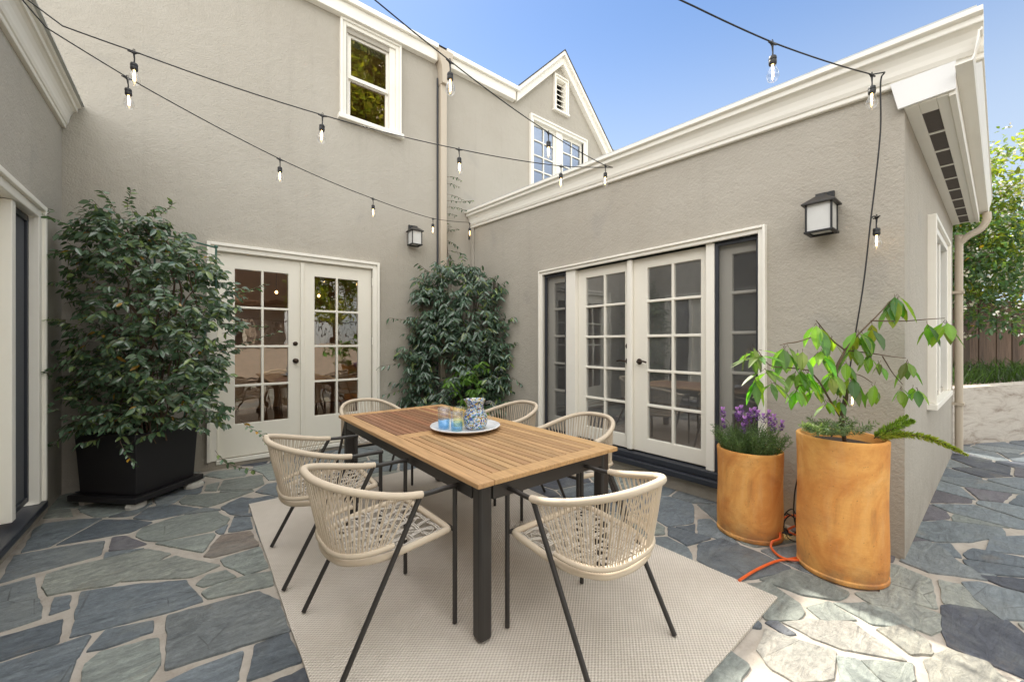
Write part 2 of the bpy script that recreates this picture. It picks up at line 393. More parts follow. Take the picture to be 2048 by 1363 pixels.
def stones():
    mb = MB()
    A = [  # outlines surveyed on the left of the patio
     [(118,670),(190,545),(230,520),(400,498),(540,492),(420,555),(260,640)], [(300,632),(545,500),(720,500),(808,512),(690,565),(480,600)],
     [(0,830),(75,690),(300,650),(555,610),(530,685),(300,745)], [(583,663),(597,592),(660,585),(775,628),(700,650)],
     [(725,585),(760,540),(950,480),(1150,455),(1215,490),(1200,520),(1130,555),(840,612),(770,605)], [(825,625),(1130,572),(1140,580),(1080,672),(960,648)],
     [(1088,690),(1150,610),(1180,580),(1330,558),(1375,635),(1130,697)], [(1215,560),(1245,488),(1325,485),(1340,545),(1230,562)],
     [(1175,432),(1280,380),(1430,395),(1320,420),(1315,475),(1230,470)], [(955,400),(1000,370),(1350,345),(1210,395),(1110,430),(970,415)],
     [(710,490),(790,435),(900,418),(1055,440),(960,470),(800,500)], [(230,850),(245,790),(320,765),(780,655),(905,680),(690,800),(600,840),(260,895)],
     [(640,825),(760,750),(930,692),(1170,740),(1030,800),(830,810)], [(1045,840),(1100,790),(1200,765),(1255,800),(1080,855)],
     [(1170,710),(1380,640),(1422,752),(1310,790),(1200,740)], [(1080,880),(1130,850),(1330,790),(1440,775),(1450,845),(1110,918)],
     [(-60,870),(180,805),(180,870),(215,960),(210,1020),(-60,1110)], [(265,1000),(290,910),(370,900),(365,965)],
     [(380,1115),(430,880),(700,845),(980,822),(1075,930),(880,990),(500,1085)], [(-60,1140),(330,1030),(305,1150),(-60,1260)],
     [(470,1190),(560,1085),(810,1035),(808,1090),(560,1175)], [(885,1010),(1370,880),(1480,930),(1535,1090),(885,1290)],
     [(-60,1285),(480,1110),(395,1240),(350,1400),(-60,1470)], [(420,1400),(460,1260),(530,1200),(840,1125),(850,1250),(770,1370)],
     [(800,1400),(1040,1290),(1295,1195),(1260,1345),(1100,1450)], [(1310,1350),(1360,1160),(1530,1105),(1600,1250),(1400,1320)],
     [(1300,1430),(1610,1290),(1660,1380),(1600,1500)], [(230,490),(260,450),(370,445),(385,480)], [(1085,265),(1130,245),(1330,225),(1300,265),(1180,280)],
     [(1160,340),(1190,290),(1390,260),(1400,310),(1340,335)], [(1360,350),(1420,310),(1560,290),(1540,340),(1480,375)], [(1335,230),(1440,205),(1530,190),(1560,275),(1430,290),(1400,255)],
     [(1090,345),(1100,315),(1165,300),(1150,345)]]
    ca = [0, 0, 0, 2, 1, 1, 3, 0, 0, 1, 0, 1, 1, 1, 1, 1, 0, 0, 0, 0, 0, 0, 0, 1, 0, 0, 4, 1, 1, 1, 0, 1, 1, 0, 0]
    B = [[(0,440),(130,400),(350,480),(560,580),(480,610),(245,650),(130,600),(0,530)], [(400,655),(590,600),(700,640),(930,735),(870,770),(640,740)],
     [(310,690),(430,680),(600,800),(640,850),(600,900),(420,900)], [(700,840),(820,805),(970,900),(780,905)], [(550,930),(700,920),(960,930),(1270,1150),(900,1080),(700,1000)],
     [(870,810),(1050,810),(1200,870),(1330,960),(1080,920)], [(1000,745),(1130,745),(1500,870),(1495,960),(1440,985),(1250,910)],
     [(1175,560),(1250,570),(1440,650),(1480,830),(1340,790),(1160,740)], [(1550,830),(1620,825),(1900,880),(2048,1020),(2100,1290),(1590,1070),(1560,980)],
     [(1285,540),(1340,430),(1440,420),(1510,450),(1640,560),(1860,630),(1780,645),(1440,600)], [(1530,665),(1640,690),(1810,835),(1550,800)],
     [(1680,680),(1780,680),(2048,750),(2100,900),(1910,900),(1780,800)], [(1400,300),(1560,290),(1900,330),(1910,370),(1690,410),(1480,410),(1370,380)],
     [(1690,500),(1740,465),(2048,520),(2048,570),(1700,520)], [(390,1100),(430,980),(560,1030),(830,1110),(820,1260),(600,1290),(460,1200)], [(900,1160),(1000,1170),(1150,1330),(900,1330)],
     [(1050,1180),(1330,1190),(1320,1260),(1250,1305),(1160,1280)], [(1150,980),(1290,950),(1420,1040),(1440,1110),(1330,1110)], [(1450,1180),(1580,1110),(1800,1180),(1900,1280),(1800,1330),(1480,1330)],
     [(0,1260),(180,1110),(290,1190),(200,1330),(-40,1330)], [(420,925),(480,925),(590,990),(540,990)],
     [(0,280),(60,275),(235,425),(130,395),(0,360)], [(1820,470),(1860,395),(2048,380),(2048,490)]]
    cb = [0, 1, 1, 1, 5, 1, 1, 1, 4, 0, 1, 0, 0, 0, 5, 1, 1, 5, 5, 1, 4, 0, 0]
    pal = {'b': [(.135,.158,.180), (.108,.128,.150), (.155,.180,.198), (.165,.183,.192)], 'g': [(.205,.225,.210), (.235,.262,.248), (.185,.206,.196), (.26,.275,.25)],
           'p': [(.115,.108,.125)], 'r': [(.165,.138,.118)], 'd': [(.075,.083,.105), (.068,.075,.095)], 'w': [(.30,.29,.265), (.27,.265,.235)]}
    polys = []
    for L, cc, sc, ox, oy in ((A, ca, 2.6565, 0, 850), (B, cb, 3.1605, 1400, 950)):
        for P, k in zip(L, cc):
            q = [gp(ox + x/sc, oy + y/sc) for x, y in P]
            polys.append(([Vector((p.x, p.y)) for p in q], R.choice(pal['bgprdw'[k]]), True))
    traced = [p for p, _, _ in polys]
    def area(p): return .5*sum(p[i].x*p[(i+1) % len(p)].y - p[(i+1) % len(p)].x*p[i].y for i in range(len(p)))
    for p in traced:
        if area(p) < 0: p.reverse()
        src = [q.copy() for q in p]; n = len(p)
        for i in range(n):                   # meet the joint edge, not the dressed face
            e0 = (src[i]-src[i-1]).normalized(); e1 = (src[(i+1) % n]-src[i]).normalized()
            nn = Vector((e0.y+e1.y, -e0.x-e1.x)); nn = nn.normalized() if nn.length > .05 else Vector((0,0)); p[i] = src[i] + nn*(.0085 if src[i].x < 1.4 else .022)
    bb = [(min(v.x for v in p), max(v.x for v in p), min(v.y for v in p), max(v.y for v in p)) for p in traced]
    def sd(p, q):                            # largest outside distance over edges, with that edge
        best = (-9, None)
        for i in range(len(p)):
            a, b = p[i], p[(i+1) % len(p)]; e = (b-a)
            if e.length < 1e-6: continue
            n = Vector((e.y, -e.x)).normalized(); d = (q-a).dot(n)
            if d > best[0]: best = (d, (a, n))
        return best
    def clip(poly, a, n):                    # keep the side where (x-a).n >= 0
        out = []
        for i in range(len(poly)):
            p, q = poly[i], poly[(i+1) % len(poly)]
            dp_, dq = (p-a).dot(n), (q-a).dot(n)
            if dp_ >= 0: out.append(p)
            if dp_*dq < 0: out.append(p + (q-p)*(dp_/(dp_-dq)))
        return out
    sites = []; gx, gy = .50, .33
    for j in range(int(11.4/gy)):
        for i in range(int(12.2/gx)):
            sites.append(Vector((-1.1 + (i + .5*(j % 2) + R.uniform(-.36,.36))*gx, -5.2 + (j + R.uniform(-.34,.34))*gy)))
    grid = {}
    for s in sites: grid.setdefault((int(s.x//.6), int(s.y//.6)), []).append(s)
    for s in sites:
        if s.x > 3.7 and s.y > .5: continue
        if s.x < -.9 and s.y > -4: continue
        ins = False; near = []
        for p, b in zip(traced, bb):
            if b[0]-.7 < s.x < b[1]+.7 and b[2]-.7 < s.y < b[3]+.7:
                d, e = sd(p, s)
                if d < .015: ins = True; break
                near.append(e)
        if ins: continue
        poly = [s + Vector(q) for q in ((-.6,-.45),(.6,-.45),(.6,.45),(-.6,.45))]
        ci, cj = int(s.x//.6), int(s.y//.6); gap = R.uniform(.007, .016)
        for a in range(-2, 3):
            for b in range(-2, 3):
                for t in grid.get((ci+a, cj+b), ()):
                    if t is s: continue
                    n = (s-t).normalized(); poly = clip(poly, (s+t)*.5 + n*gap, n)
                    if len(poly) < 3: break
        for a, n in near:
            if len(poly) >= 3: poly = clip(poly, a + n*.02, n)
        if len(poly) < 3 or area(poly) < .006: continue
        far = s.x > 3.2
        k = R.choice('bbbbdbpg') if far else R.choice('bbgggbwr' if s.y < 1 else 'bbbggbgd')
        polys.append((poly, R.choice(pal[k]), False))
    # small infill pieces where a wide joint would be left
    allp = [(q if area(q) > 0 else q[::-1]) for q, _, _ in polys]; abb = [(min(v.x for v in q), max(v.x for v in q), min(v.y for v in q), max(v.y for v in q)) for q in allp]
    for _ in range(5200):
        s = Vector((R.uniform(-.9, 8.), R.uniform(-1.5, 5.25)))
        if (s.x > 3.45 and s.y > .36) : continue
        near = []; ok = True
        for q, b in zip(allp, abb):
            if b[0]-.4 < s.x < b[1]+.4 and b[2]-.4 < s.y < b[3]+.4:
                d, e = sd(q, s)
                if d < .032: ok = False; break
                near.append(e)
        if not ok: continue
        poly = [s + Vector(v) for v in ((-.22,-.16),(.2,-.18),(.24,.15),(-.2,.17))]
        for a, n in near:
            if len(poly) >= 3: poly = clip(poly, a + n*.014, n)
        if len(poly) < 3 or area(poly) < .0025: continue
        polys.append((poly, R.choice(pal[R.choice('bbbggp')]), False)); allp.append(poly); abb.append((min(v.x for v in poly), max(v.x for v in poly), min(v.y for v in poly), max(v.y for v in poly)))
    for poly, colr, tr in polys:
        if area(poly) < 0: poly = poly[::-1]
        # round corners, roughen edges
        n = len(poly); rough = []
        for i in range(n):
            a, b, c = poly[i-1], poly[i], poly[(i+1) % n]
            k = min(R.uniform(.004,.018), .25*(a-b).length, .25*(c-b).length)
            rough += [b + (a-b).normalized()*k, b + ((a-b).normalized() + (c-b).normalized())*k*.3, b + (c-b).normalized()*k]
        pts = []
        for i in range(len(rough)):
            a, b = rough[i], rough[(i+1) % len(rough)]; m = max(1, int((b-a).length/.035))
            for j in range(m): pts.append(a + (b-a)*(j/m))
        cen = sum(pts, Vector((0,0)))/len(pts)
        top = []; base = []; zz = R.uniform(-.0015, .002)
        for p in pts:
            nz = noise.noise(Vector((p.x*14, p.y*14, 3)))*.009 + noise.noise(Vector((p.x*45, p.y*45, 7)))*.005
            d = (p-cen).normalized()
            q = p + d*nz; r_ = p + d*(nz-.0035)
            base.append((q.x, q.y, -.013)); top.append((r_.x, r_.y, zz)); 
        mid = [(p[0]*.3+t[0]*.7-0, p[1]*.3+t[1]*.7, zz-.003) for p, t in zip(base, top)]
        v = R.uniform(.98, 1.28); cc = tuple(min(1, x*v) for x in colr)
        m = len(top)
        mb.add(base + mid + top, [tuple(range(2*m, 3*m))] + [(i, (i+1) % m, m+(i+1) % m, m+i) for i in range(m)] + [(m+i, m+(i+1) % m, 2*m+(i+1) % m, 2*m+i) for i in range(m)], cc)
    return mb
sm = stones()
base = MB(); base.add([(-4,-5.6,-.008),(12,-5.6,-.008),(12,6,-.008),(-4,6,-.008)], [(0,1,2,3)], (.5,.5,.5)); base.m = 0
base.m = 1; b0 = len(base.v); base.v += sm.v; base.c += sm.c
for f in sm.f: base.f.append(tuple(i+b0 for i in f)); base.mi.append(1)
o = base.build('patio', [M['mortar'], M['slate']]); tag(o, kind='structure')

# ---------------------------------------------------------------- house
house = thing('house', 'taupe stucco house with cream trim wrapping three sides of the stone patio', 'house', (1.3, 5.3, 0))
HL = house.location.copy()
def part(mb, name, m, parent=None, **kw):
    """a part of the house at its world place (the house's Empty stands at HL)"""
    o = mb.build(name, m, None, **kw); par = parent or house
    o.parent = par
    o.location = (Vector(kw['origin']) if 'origin' in kw else Vector((0,0,0)))
    if par is house: o.location -= HL
    return o
def under(o, par):
    """re-hang a house part one level lower, keeping its place"""
    off = Vector((0,0,0)); q = par
    while q is not house: off += q.location; q = q.parent
    o.location = o.location - off; o.parent = par; return o

# frame mappings: u along the wall, n out of the wall, z up
fB = lambda u, n: (u, 5.3 - n)
fR = lambda u, n: (3.46 - n, u)
fL = lambda u, n: (-.92 + n, u)
fS = lambda u, n: (u, .38 - n)
def fb(mb, fr, u0, u1, n0, n1, z0, z1, col=None):
    a, b = fr(u0, n0), fr(u1, n1)
    return mb.box(a[0], b[0], a[1], b[1], z0, z1, col)
def grid_wall(mb, fr, u0, u1, z0, z1, n0, n1, holes, col=None):
    us = sorted({u0, u1, *[h[0] for h in holes], *[h[1] for h in holes]}); zs = sorted({z0, z1, *[h[2] for h in holes], *[h[3] for h in holes]})
    us = [u for u in us if u0 <= u <= u1]; zs = [z for z in zs if z0 <= z <= z1]
    solid = lambda i, j: 0 <= i < len(us)-1 and 0 <= j < len(zs)-1 and not any(h[0]-1e-6 <= us[i] and us[i+1] <= h[1]+1e-6 and h[2]-1e-6 <= zs[j] and zs[j+1] <= h[3]+1e-6 for h in holes)
    idx = {}; vs = []; fs = []
    def V(i, j, k):
        if (i, j, k) not in idx:
            a = fr(us[i], n1 if k else n0); idx[(i, j, k)] = len(vs); vs.append((a[0], a[1], zs[j]))
        return idx[(i, j, k)]
    for i in range(len(us)-1):
        for j in range(len(zs)-1):
            if not solid(i, j): continue
            fs.append((V(i,j,1), V(i+1,j,1), V(i+1,j+1,1), V(i,j+1,1))); fs.append((V(i,j+1,0), V(i+1,j+1,0), V(i+1,j,0), V(i,j,0)))
            if not solid(i-1, j): fs.append((V(i,j,0), V(i,j,1), V(i,j+1,1), V(i,j+1,0)))
            if not solid(i+1, j): fs.append((V(i+1,j,1), V(i+1,j,0), V(i+1,j+1,0), V(i+1,j+1,1)))
            if not solid(i, j-1): fs.append((V(i,j,0), V(i+1,j,0), V(i+1,j,1), V(i,j,1)))
            if not solid(i, j+1): fs.append((V(i,j+1,1), V(i+1,j+1,1), V(i+1,j+1,0), V(i,j+1,0)))
    mb.add(vs, fs, col)
    # fix winding
    return mb
def recalc(o):
    bm = bmesh.new(); bm.from_mesh(o.data); bmesh.ops.recalc_face_normals(bm, faces=bm.faces); bm.to_mesh(o.data); bm.free(); return o
def profile_run(mb, fr, u0, u1, prof, z0, slope=0.):
    vs = []; n = len(prof)
    for u in (u0, u1):
        for (k, z) in prof:
            a = fr(u, k); vs.append((a[0], a[1], z0 + slope*u + z))
    mb.add(vs, [tuple(range(n)), tuple(range(2*n-1, n-1, -1))] + [((i+1) % n, i, i+n, (i+1) % n+n) for i in range(n)]); return mb
def casing(mb, fr, u0, u1, z0, z1, wd, n0, n1, step=.022, bottom=False):
    """moulded frame: an outer raised band and an inner flatter band, butted at the corners"""
    for (a, b, n) in ((0, wd*.38, n1 + step), (wd*.38, wd, n1)):
        fb(mb, fr, u0+a, u0+b, n0, n, z0, z1-a); fb(mb, fr, u1-b, u1-a, n0, n, z0, z1-a)
        fb(mb, fr, u0+b, u1-b, n0, n, z1-b, z1-a)
        if bottom: fb(mb, fr, u0+b, u1-b, n0, n, z0, z0+b-a)

# walls
holesB = [(.19, 1.86, .09, 2.36), (1.545, 2.14, 4.27, 5.36), (4.76, 6.12, 4.2, 5.37), (5.33, 5.60, 5.80, 6.36)]
o = part(grid_wall(MB(), fB, -3.5, 7.25, -.02, 5.56, -.22, 0, holesB[:3]), 'wall', M['stucco']); recalc(o)
gm = MB()
# gable wall above the eave with the vent opening left free
def gable_piece(a): gm.prism([(x, 5.3, z) for x, z in a], (0, .22, 0))
gx, gz = 5.456, 6.74
gable_piece([(4.27,5.561),(5.33,5.561),(5.33,6.615),(4.27,5.57)]); gable_piece([(5.60,5.561),(6.64,5.561),(5.60,6.596)])
gable_piece([(5.33,5.561),(5.60,5.561),(5.60,5.80),(5.33,5.80)]); gable_piece([(5.33,6.36),(5.60,6.36),(5.60,6.596),(gx,gz),(5.33,6.615)])
part(gm, 'wall', M['stucco'])
o = part(grid_wall(MB(), fL, -3.2, 5.3, -.02, 3.32, -.2, 0, [(2.45, 4.50, .13, 2.30)]), 'wall', M['stucco']); recalc(o)
# right wing wall: sloped top follows the low roof
mb = grid_wall(MB(), fR, .38, 5.3, -.02, 2.95, -.2, 0, [(1.20, 3.65, .19, 2.21)])
mb.prism([(3.46,.38,2.951),(3.46,5.3,2.951),(3.46,5.3,3.21),(3.46,.38,2.965)], (.2,0,0))
o = part(mb, 'wall', M['stucco']); recalc(o)
o = part(grid_wall(MB(), fS, 3.661, 7.3, -.02, 2.84, -.2, 0, [(4.78, 6.06, .90, 2.34)]), 'wall', M['stucco']); recalc(o)
part(MB().box(7.1, 7.3, .581, 5.3, -.02, 2.95), 'wall', M['stucco'])

# roofs (hidden from the patio but they shade it)
mb = MB(); mb.prism([(-4,5.19,5.735),(-4,9.5,8.15),(-4,13.9,5.735)], (8.35,0,0)); part(mb, 'roof', M['shingle'])
mb = MB(); mb.prism([(gx,5.16,gz+.150),(gx+2.0,5.16,gz-1.85),(gx+2.0,5.16,gz-1.872),(gx,5.16,gz+.128),(gx-1.12,5.16,gz-.992),(gx-1.12,5.16,gz-.97)], (0,5,0)); part(mb, 'roof', M['shingle'])
mb = MB(); mb.prism([(3.318,.085,3.180),(3.318,5.29,3.4145),(3.318,5.29,3.4245),(3.318,.085,3.190)], (4.1,0,0)); part(mb, 'roof', M['flash'])
mb = MB(); mb.box(-4.4, -.775, -3.3, 5.29, 3.511, 3.52); part(mb, 'roof', M['flash'])

# cornices, fascias, rake boards, gutters
CROWN = [(0,0),(.030,0),(.034,.006),(.034,.030),(.044,.036),(.048,.046),(.054,.060),(.058,.086),(.066,.118),(.082,.148),(.100,.164),(.116,.167),(.118,.172),(.118,.202),(.138,.207),(.145,.213),(.145,.240),(0,.240)]
o = part(profile_run(MB(), fR, .062, 5.295, CROWN, 2.935, .045), 'cornice', M['trim']); recalc(o)
CROWNL = [(k*.85, z*1.0) for k, z in CROWN]
o = part(profile_run(MB(), fL, -3.2, 5.295, CROWNL, 3.285, .0), 'cornice', M['trim']); recalc(o)
mb = MB(); mb.box(-3.5, 2.80, 5.21, 5.2995, 5.50, 5.66); mb.box(-3.5, 2.80, 5.17, 5.2995, 5.662, 5.732)
mb.box(2.94, 4.29, 5.21, 5.2995, 5.50, 5.66); mb.box(2.94, 4.36, 5.17, 5.2995, 5.662, 5.732)
part(mb, 'fascia', M['trim'], bevel=.006)
for sgn, L in ((-1, 1.13), (1, 1.85)):
    mb = MB(); w_ = .235
    a = (gx, gz+.125); b = (gx+sgn*L, gz+.125-L)
    mb.prism([(a[0],5.2995,a[1]),(b[0],5.2995,b[1]),(b[0],5.2995,b[1]-w_),(a[0],5.2995,a[1]-w_)], (0,-.085,0))
    mb.prism([(a[0],5.214,a[1]),(b[0],5.214,b[1]),(b[0],5.214,b[1]-.075),(a[0],5.214,a[1]-.075)], (0,-.045,0))
    part(mb, 'rake_board', M['trim'])
# eave of the right wing
part(MB().prism([(3.43,.44,2.975),(3.43,.165,2.975),(3.43,.165,2.815),(3.43,.405,2.805)], (-.018,0,0)), 'end_board', M['pale'])
mb = MB(); mb.box(3.432,7.28,.318,.3795,2.80,2.83); mb.box(3.432,7.28,.195,.243,2.80,2.83); mb.box(3.432,3.60,.2435,.3175,2.801,2.829)
soff = part(mb, 'soffit', M['trim'], bevel=.003)
x = 3.602
vm = []
for i in range(9):
    part(MB().box(x, x+.375, .2435, .3175, 2.806, 2.826), 'soffit_vent', M['grate'])
    part(MB().box(x+.376, x+.404, .2435, .3175, 2.801, 2.829), 'soffit_batten', M['trim']); x += .405
part(MB().box(3.432,7.3,.165,.1945,2.79,3.03), 'fascia', M['trim'], bevel=.003)
GUT = [(0,0),(.10,0),(.112,.02),(.112,.045),(.125,.075),(.135,.10),(.138,.125),(.150,.128),(.150,.14),(.142,.14),(.142,.134),(.128,.132),(.105,.03),(.09,.008),(0,.008)]
o = part(profile_run(MB(), lambda u, n: (u, .164-n*.66), 3.318, 7.35, [(k, z*1.15) for k, z in GUT], 2.90), 'gutter', M['trim']); recalc(o)
mb = MB(); P = [(7.28,.11,2.89),(7.28,.11,2.80),(7.27,.16,2.70),(7.25,.25,2.64),(7.24,.315,2.56),(7.24,.325,2.45),(7.24,.325,.02)]
mb.tube(catmull(P, 5), .037, 10); dpz = part(mb, 'downpipe', M['tan'], smooth='auto')
for z in (1.95, .60): under(part(MB().box(7.185,7.295,.28,.3795,z,z+.03), 'pipe_strap', M['tan']), dpz)
# rear downpipe with its leader head
mb = MB(); mb.box(2.855,2.955,5.205,5.275,.30,5.19)
pp = part(mb, 'downpipe', M['tan'], bevel=.012, seg=3)
part(MB().prism([(2.79,5.16,5.68),(3.03,5.16,5.68),(3.03,5.16,5.60),(2.965,5.16,5.42),(2.955,5.16,5.192),(2.855,5.16,5.192),(2.845,5.16,5.42),(2.79,5.16,5.60)], (0,.135,0)), 'leader_head', M['tan'], parent=pp)
mb = MB(); mb.tube([(2.835,5.285,.4),(2.835,5.285,5.3)], .011, 6); part(mb, 'conduit', M['threshold'])
part(MB().box(3.43,3.459,5.23,5.2995,.02,3.18), 'corner_trim', M['stucco'], bevel=.01)

def leaf_door(fr, u0, u1, z0, z1, g0, g1, gz0, gz1, cols, rows, n, mat, gl, mun=.026, glass=True):
    holes = []; gw = (g1-g0-(cols-1)*mun)/cols; gh = (gz1-gz0-(rows-1)*mun)/rows
    for i in range(cols):
        for j in range(rows):
            a = g0 + i*(gw+mun); b = gz0 + j*(gh+mun); holes.append((a, a+gw, b, b+gh))
    mb = grid_wall(MB(), fr, u0, u1, z0, z1, n-.042, n, holes)
    o = part(mb, 'door_leaf', mat); recalc(o)
    bv = o.modifiers.new('bevel', 'BEVEL'); bv.width = .006; bv.segments = 2; bv.limit_method = 'ANGLE'
    a, b = fr(g0-.005, n-.024), fr(g1+.005, n-.024)
    g = MB().add([(a[0],a[1],gz0-.005),(b[0],b[1],gz0-.005),(b[0],b[1],gz1+.005),(a[0],a[1],gz1+.005)], [(0,1,2,3)])
    g = part(g, 'glass_pane', gl)
    return o, g
# left French door (rear wall)
mb = MB(); casing(mb, fB, .11, 1.953, .09, 2.428, .085, -.10, .03)
fb(mb, fB, .195, 1.868, -.10, -.02, 2.335, 2.343); fb(mb, fB, .19, 1.87, -.2, .02, .045, .0895)
fd = part(mb, 'french_door', M['trim'], bevel=.005); fd['label'] = 'cream French door with two-by-four glass lights in each leaf'
for u0, u1, g0, g1 in ((.198, 1.022, .358, .877), (1.028, 1.865, 1.165, 1.688)):
    a, g = leaf_door(fB, u0, u1, .094, 2.332, g0, g1, .455, 2.172, 2, 4, -.02, M['door'], M['glassL'])
    under(a, fd); under(g, fd)
a = part(MB().box(1.005,1.045,5.295,5.3195,.10,2.325), 'astragal', M['door'], bevel=.005); under(a, fd)
def knob(fr, u, z, n, r, name, par, lever=0):
    mb = MB(); c = fr(u, n); dx = fr(u, n+1)[0]-c[0]; dy = fr(u, n+1)[1]-c[1]
    dv = Vector((dx, dy, 0)); c = Vector((c[0], c[1], z))
    mb.tube([c, c+dv*.008, c+dv*.012], [r, r, r*.8], 16)
    if lever:
        ux = Vector((fr(u+1, 0)[0]-fr(u, 0)[0], fr(u+1, 0)[1]-fr(u, 0)[1], 0))*lever
        mb.tube(catmull([c+dv*.012, c+dv*.045, c+dv*.052+ux*.02, c+dv*.05+ux*.06+Vector((0,0,.006)), c+dv*.05+ux*.105-Vector((0,0,.003))], 4), .009, 8)
    elif name == 'door_handle':
        mb.tube([c+dv*.012, c+dv*.03, c+dv*.036, c+dv*.052, c+dv*.062, c+dv*.066], [.010,.010,.022,.029,.022,.008], 16)
    else:
        mb.tube([c+dv*.012, c+dv*.018], [r*.6, r*.5], 14)
    o = part(mb, name, M['bronze'], smooth='auto'); return under(o, par)
knob(fB, .953, 1.14, -.02, .030, 'door_handle', fd); knob(fB, .953, 1.345, -.02, .026, 'deadbolt', fd)
for z in (.35, 1.33, 2.12):
    a = part(MB().box(1.860,1.8675,5.283,5.322,z,z+.1), 'hinge', M['trim']); under(a, fd)

# right French door with sidelights
mb = MB(); casing(mb, fR, 1.141, 3.707, .19, 2.265, .055, -.16, .028, .018)
fb(mb, fR, 1.545, 1.615, -.16, -.005, .25, 2.21); fb(mb, fR, 3.125, 3.27, -.16, -.005, .25, 2.21)
rd = part(mb, 'french_door', M['trim'], bevel=.005); rd['label'] = 'cream French door with two-by-five lights and a narrow sidelight on each side'
for u0, u1, g0, g1 in ((2.398, 3.122, 2.475, 3.003), (1.618, 2.392, 1.682, 2.212)):
    a, g = leaf_door(fR, u0, u1, .262, 2.205, g0, g1, .402, 2.098, 2, 5, -.055, M['door'], M['glassR'])
    under(a, rd); under(g, rd)
a = part(MB().box(3.470,3.513,2.365,2.425,.265,2.203), 'astragal', M['trim'], bevel=.012, seg=3); under(a, rd)
for u0, u1, g0, g1 in ((1.198, 1.543, 1.235, 1.425), (3.273, 3.650, 3.33, 3.53)):
    a, g = leaf_door(fR, u0, u1, .262, 2.205, g0, g1, .44, 2.098, 1, 5, -.075, M['door'], M['glassR']); a.name = 'sidelight'
    under(a, rd); under(g, rd)
    mb = MB()
    for q in ((u0-.0, u0+.028, .255, 2.207), (u1-.028, u1, .255, 2.207), (u0+.028, u1-.028, 2.175, 2.207), (u0+.028, u1-.028, .255, .287)): fb(mb, fR, q[0], q[1], -.045, -.02, q[2], q[3])
    a = part(mb, 'screen_frame', M['threshold'], bevel=.003); under(a, rd)
    mb = MB(); p, q = fR(u0+.02, -.032), fR(u1-.02, -.032)
    mb.add([(p[0],p[1],.27),(q[0],q[1],.27),(q[0],q[1],2.19),(p[0],p[1],2.19)], [(0,1,2,3)]); a = part(mb, 'insect_screen', M['screen']); under(a, rd)
a = part(MB().box(3.395,3.66,1.15,3.70,.135,.1885).box(3.44,3.66,1.20,3.65,.189,.25), 'threshold', M['threshold'], bevel=.008); under(a, rd)
knob(fR, 2.435, 1.165, -.055, .030, 'door_handle', rd, 1); knob(fR, 2.300, 1.165, -.055, .030, 'door_handle', rd, -1); knob(fR, 2.435, 1.32, -.055, .028, 'deadbolt', rd)

# left wing door
mb = MB(); casing(mb, fL, 2.3, 4.594, .155, 2.385, .10, -.10, .03)
fb(mb, fL, 4.02, 4.09, -.10, .008, .19, 2.28)
ld = part(mb, 'patio_door', M['trim'], bevel=.005); ld['label'] = 'cream patio door with a dark insect screen beside the tall planted shrub'
a = part(MB().box(-1.01,-.965,2.42,4.018,.19,2.28), 'door_leaf', M['door'], bevel=.004); under(a, ld)
mb = MB()
for q in ((4.093,4.125,.19,2.28),(4.455,4.488,.19,2.28),(4.125,4.455,2.24,2.28),(4.125,4.455,.19,.23)): fb(mb, fL, q[0], q[1], -.05, -.02, q[2], q[3])
a = part(mb, 'screen_frame', M['threshold'], bevel=.003); under(a, ld)
mb = MB(); fb(mb, fL, 4.10, 4.48, -.040, -.036, .2, 2.27); a = part(mb, 'insect_screen', m_plain('dense_screen', (.10,.105,.115), .7, .2, 300)); under(a, ld)
a = part(MB().box(-1.1,-.86,2.32,4.57,.105,.1545), 'threshold', M['threshold'], bevel=.008); under(a, ld)

# upper sash window
mb = MB(); casing(mb, fB, 1.452, 2.262, 4.262, 5.497, .075, -.12, .03)
fb(mb, fB, 1.527, 1.56, -.12, -.01, 4.262, 5.42); fb(mb, fB, 2.105, 2.187, -.12, .006, 4.262, 5.42); fb(mb, fB, 1.56, 2.105, -.12, -.01, 5.37, 5.42)
sw = part(mb, 'sash_window', M['trim'], bevel=.005); sw['label'] = 'upper sash window with cream frame and reflections of a tree'
a = part(MB().box(1.425,2.29,5.225,5.42,4.20,4.2615), 'sill', M['trim'], bevel=.008); under(a, sw)
for z0, z1, n in ((4.262, 4.825, -.06), (4.795, 5.37, -.03)):
    mb = grid_wall(MB(), fB, 1.561, 2.104, z0, z1, n-.028, n, [(1.60, 2.07, z0+.045, z1-.04)]); a = part(mb, 'sash', M['trim']); recalc(a); under(a, sw)
    p = 5.3-n+.014; a = part(MB().add([(1.595,p,z0+.04),(2.075,p,z0+.04),(2.075,p,z1-.035),(1.595,p,z1-.035)], [(0,1,2,3)]), 'glass_pane', M['glassW']); under(a, sw)
# gable casement window
mb = MB(); casing(mb, fB, 4.675, 6.205, 4.1, 5.452, .085, -.12, .03); fb(mb, fB, 5.36, 5.52, -.12, .0, 4.1, 5.367)
cw = part(mb, 'casement_window', M['trim'], bevel=.005); cw['label'] = 'paired casement window under the gable, half hidden by the lower roof'
for u0, u1 in ((4.762, 5.358), (5.522, 6.118)):
    hs = []; mun = .022; gw = (u1-u0-.10-mun)/2; gh = (1.1-3*mun-.04)/4
    for i in range(2):
        for j in range(4): hs.append((u0+.05+i*(gw+mun), u0+.05+i*(gw+mun)+gw, 4.25+j*(gh+mun), 4.25+j*(gh+mun)+gh))
    a = part(grid_wall(MB(), fB, u0, u1, 4.2, 5.366, -.07, -.035, hs), 'sash', M['trim']); recalc(a); under(a, cw)
    a = part(MB().add([(u0+.04,5.355,4.24),(u1-.04,5.355,4.24),(u1-.04,5.355,5.33),(u0+.04,5.355,5.33)], [(0,1,2,3)]), 'glass_pane', M['glassS']); under(a, cw)
